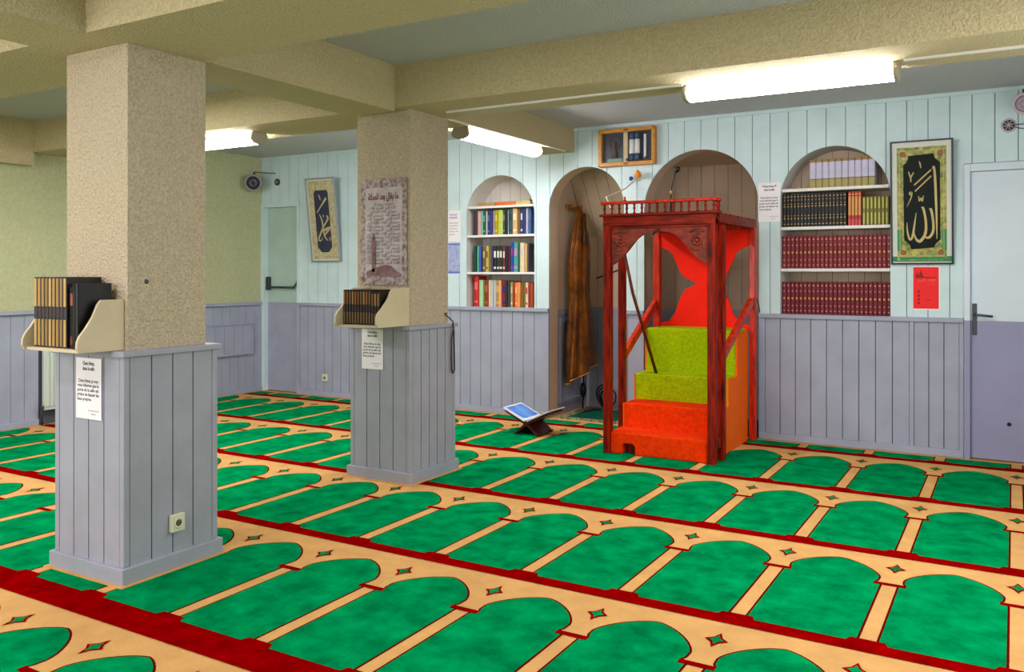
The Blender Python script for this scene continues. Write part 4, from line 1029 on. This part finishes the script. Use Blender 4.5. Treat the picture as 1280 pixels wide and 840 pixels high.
t = thing('wall_vent', (-7.245, 7.0595, 2.34), 'small dark oval fitting on the wall right of the corner loudspeaker', 'fitting')
MB().lathe([(.040, 0), (.038, .012), (.026, .018), (.024, .010)], (-7.245, 7.0595, 2.39), (0, -1, 0), 16).build('ring', 'steel', t)
MB().lathe([(.022, .011), (.016, .02), (.006, .024)], (-7.245, 7.0595, 2.39), (0, -1, 0), 12).build('centre', 'speaker', t)
t = thing('wall_vent', (-.032, 7.0595, 2.35), 'round dark grille with spokes and wires below the right loudspeaker', 'fitting')
MB().lathe([(.050, 0), (.048, .006), (.040, .008)], (-.032, 7.0595, 2.405), (0, -1, 0), 20).build('ring', 'speaker_pale', t)
MB().lathe([(.038, .008), (.034, .016), (.02, .02)], (-.032, 7.0595, 2.405), (0, -1, 0), 20).build('grille', bc((70, 62, 58)), t)
q = MB()
for k in range(4):
    a = math.pi*k/4+.2; q.bar((-.032-.034*math.cos(a), 7.037, 2.405-.034*math.sin(a)), (-.032+.034*math.cos(a), 7.037, 2.405+.034*math.sin(a)), .004, .004, (0, 1, 0))
q.build('spokes', 'speaker_pale', t)
MB().tube([(.004, 7.05, 2.405), (.12, 7.052, 2.410), (1.24, 7.052, 2.45)], .003, 6).tube([(.0, 7.05, 2.39), (.12, 7.052, 2.355), (1.24, 7.052, 2.02)], .003, 6).build('wires', 'steel', t)

# ================================================================== fluorescent lamps
def lamp(c, d, ln, zt, label):
    """batten with prismatic lens under a beam; c = middle, d = unit direction in plan"""
    t = thing('fluorescent_lamp', (c[0], c[1], zt), label, 'ceiling lamp', 'fluorescent lamps')
    cx_, cy_ = c; s_ = (-d[1], d[0])
    def W_(u, v, z): return (cx_+d[0]*u+s_[0]*v, cy_+d[1]*u+s_[1]*v, z)
    def loft(sec, u0, u1, m, nm):
        q = MB(); k = len(sec); a = q.add([W_(u0, v, z) for v, z in sec]); b = q.add([W_(u1, v, z) for v, z in sec])
        q.smooth = len(sec) > 6
        for j in range(k): q.face([a+j, a+(j+1) % k, b+(j+1) % k, b+j])
        q.smooth = False; q.face([a+j for j in reversed(range(k))]); q.face([b+j for j in range(k)])
        return q.build(nm, m, t)
    h = ln/2
    loft([(-.05, zt-.0005), (.05, zt-.0005), (.062, zt-.034), (-.062, zt-.034)], -h+.02, h-.02, 'lamp_body', 'housing')
    sec = [(.07, zt-.034)]+[(.075*math.cos(a), zt-.044-.044*math.sin(a)) for a in [math.pi*k/10 for k in range(11)]]+[(-.07, zt-.034)]
    loft(sec, -h+.025, h-.025, 'lens', 'lens')
    sec2 = [(.064, zt-.001)]+[(v*1.04, zt-.03+(z-zt+.03)*1.04) for v, z in sec]+[(-.064, zt-.001)]
    loft(sec2, -h, -h+.024, 'lamp_cap', 'end_cap'); loft(sec2, h-.024, h, 'lamp_cap', 'end_cap')
    for u in (-h*.6, h*.6):
        q = MB().bar(W_(u, .06, zt-.02), W_(u, .08, zt-.045), .02, .006); q.build('clip', 'lamp_body', t)
    return t
lamp((-1.053, 4.70), (1, 0), 1.115, 2.41, 'glowing fluorescent lamp under the beam right of the farther pillar')
lamp((-3.63, 6.0), (0, 1), 1.20, 2.46, 'glowing fluorescent lamp under the beam between farther pillar and mihrab wall')
lamp((-5.42, 4.59), (1, 0), 1.06, 2.41, 'glowing fluorescent lamp left of the farther pillar, partly behind the near pillar')
t = thing('cable_trunking', (-2.4, 4.42, 2.395), 'slim cream cable duct under the beam leading to the right lamp', 'duct')
B(-3.2, -1.60, 4.60, 4.62, 2.398, 2.4095).build('duct', 'lamp_body', t)
t = thing('cable_trunking', (-.1, 4.42, 2.395), 'slim cream cable duct continuing right of the right lamp', 'duct')
B(-.47, 1.0, 4.62, 4.64, 2.398, 2.4095).build('duct', 'lamp_body', t)
t = thing('cable_trunking', (-3.5, 6, 2.44), 'slim cream cable duct along the beam toward the mihrab wall', 'duct')
B(-3.507, -3.49, 4.86, 6.9, 2.450, 2.4595).build('duct', 'lamp_body', t)
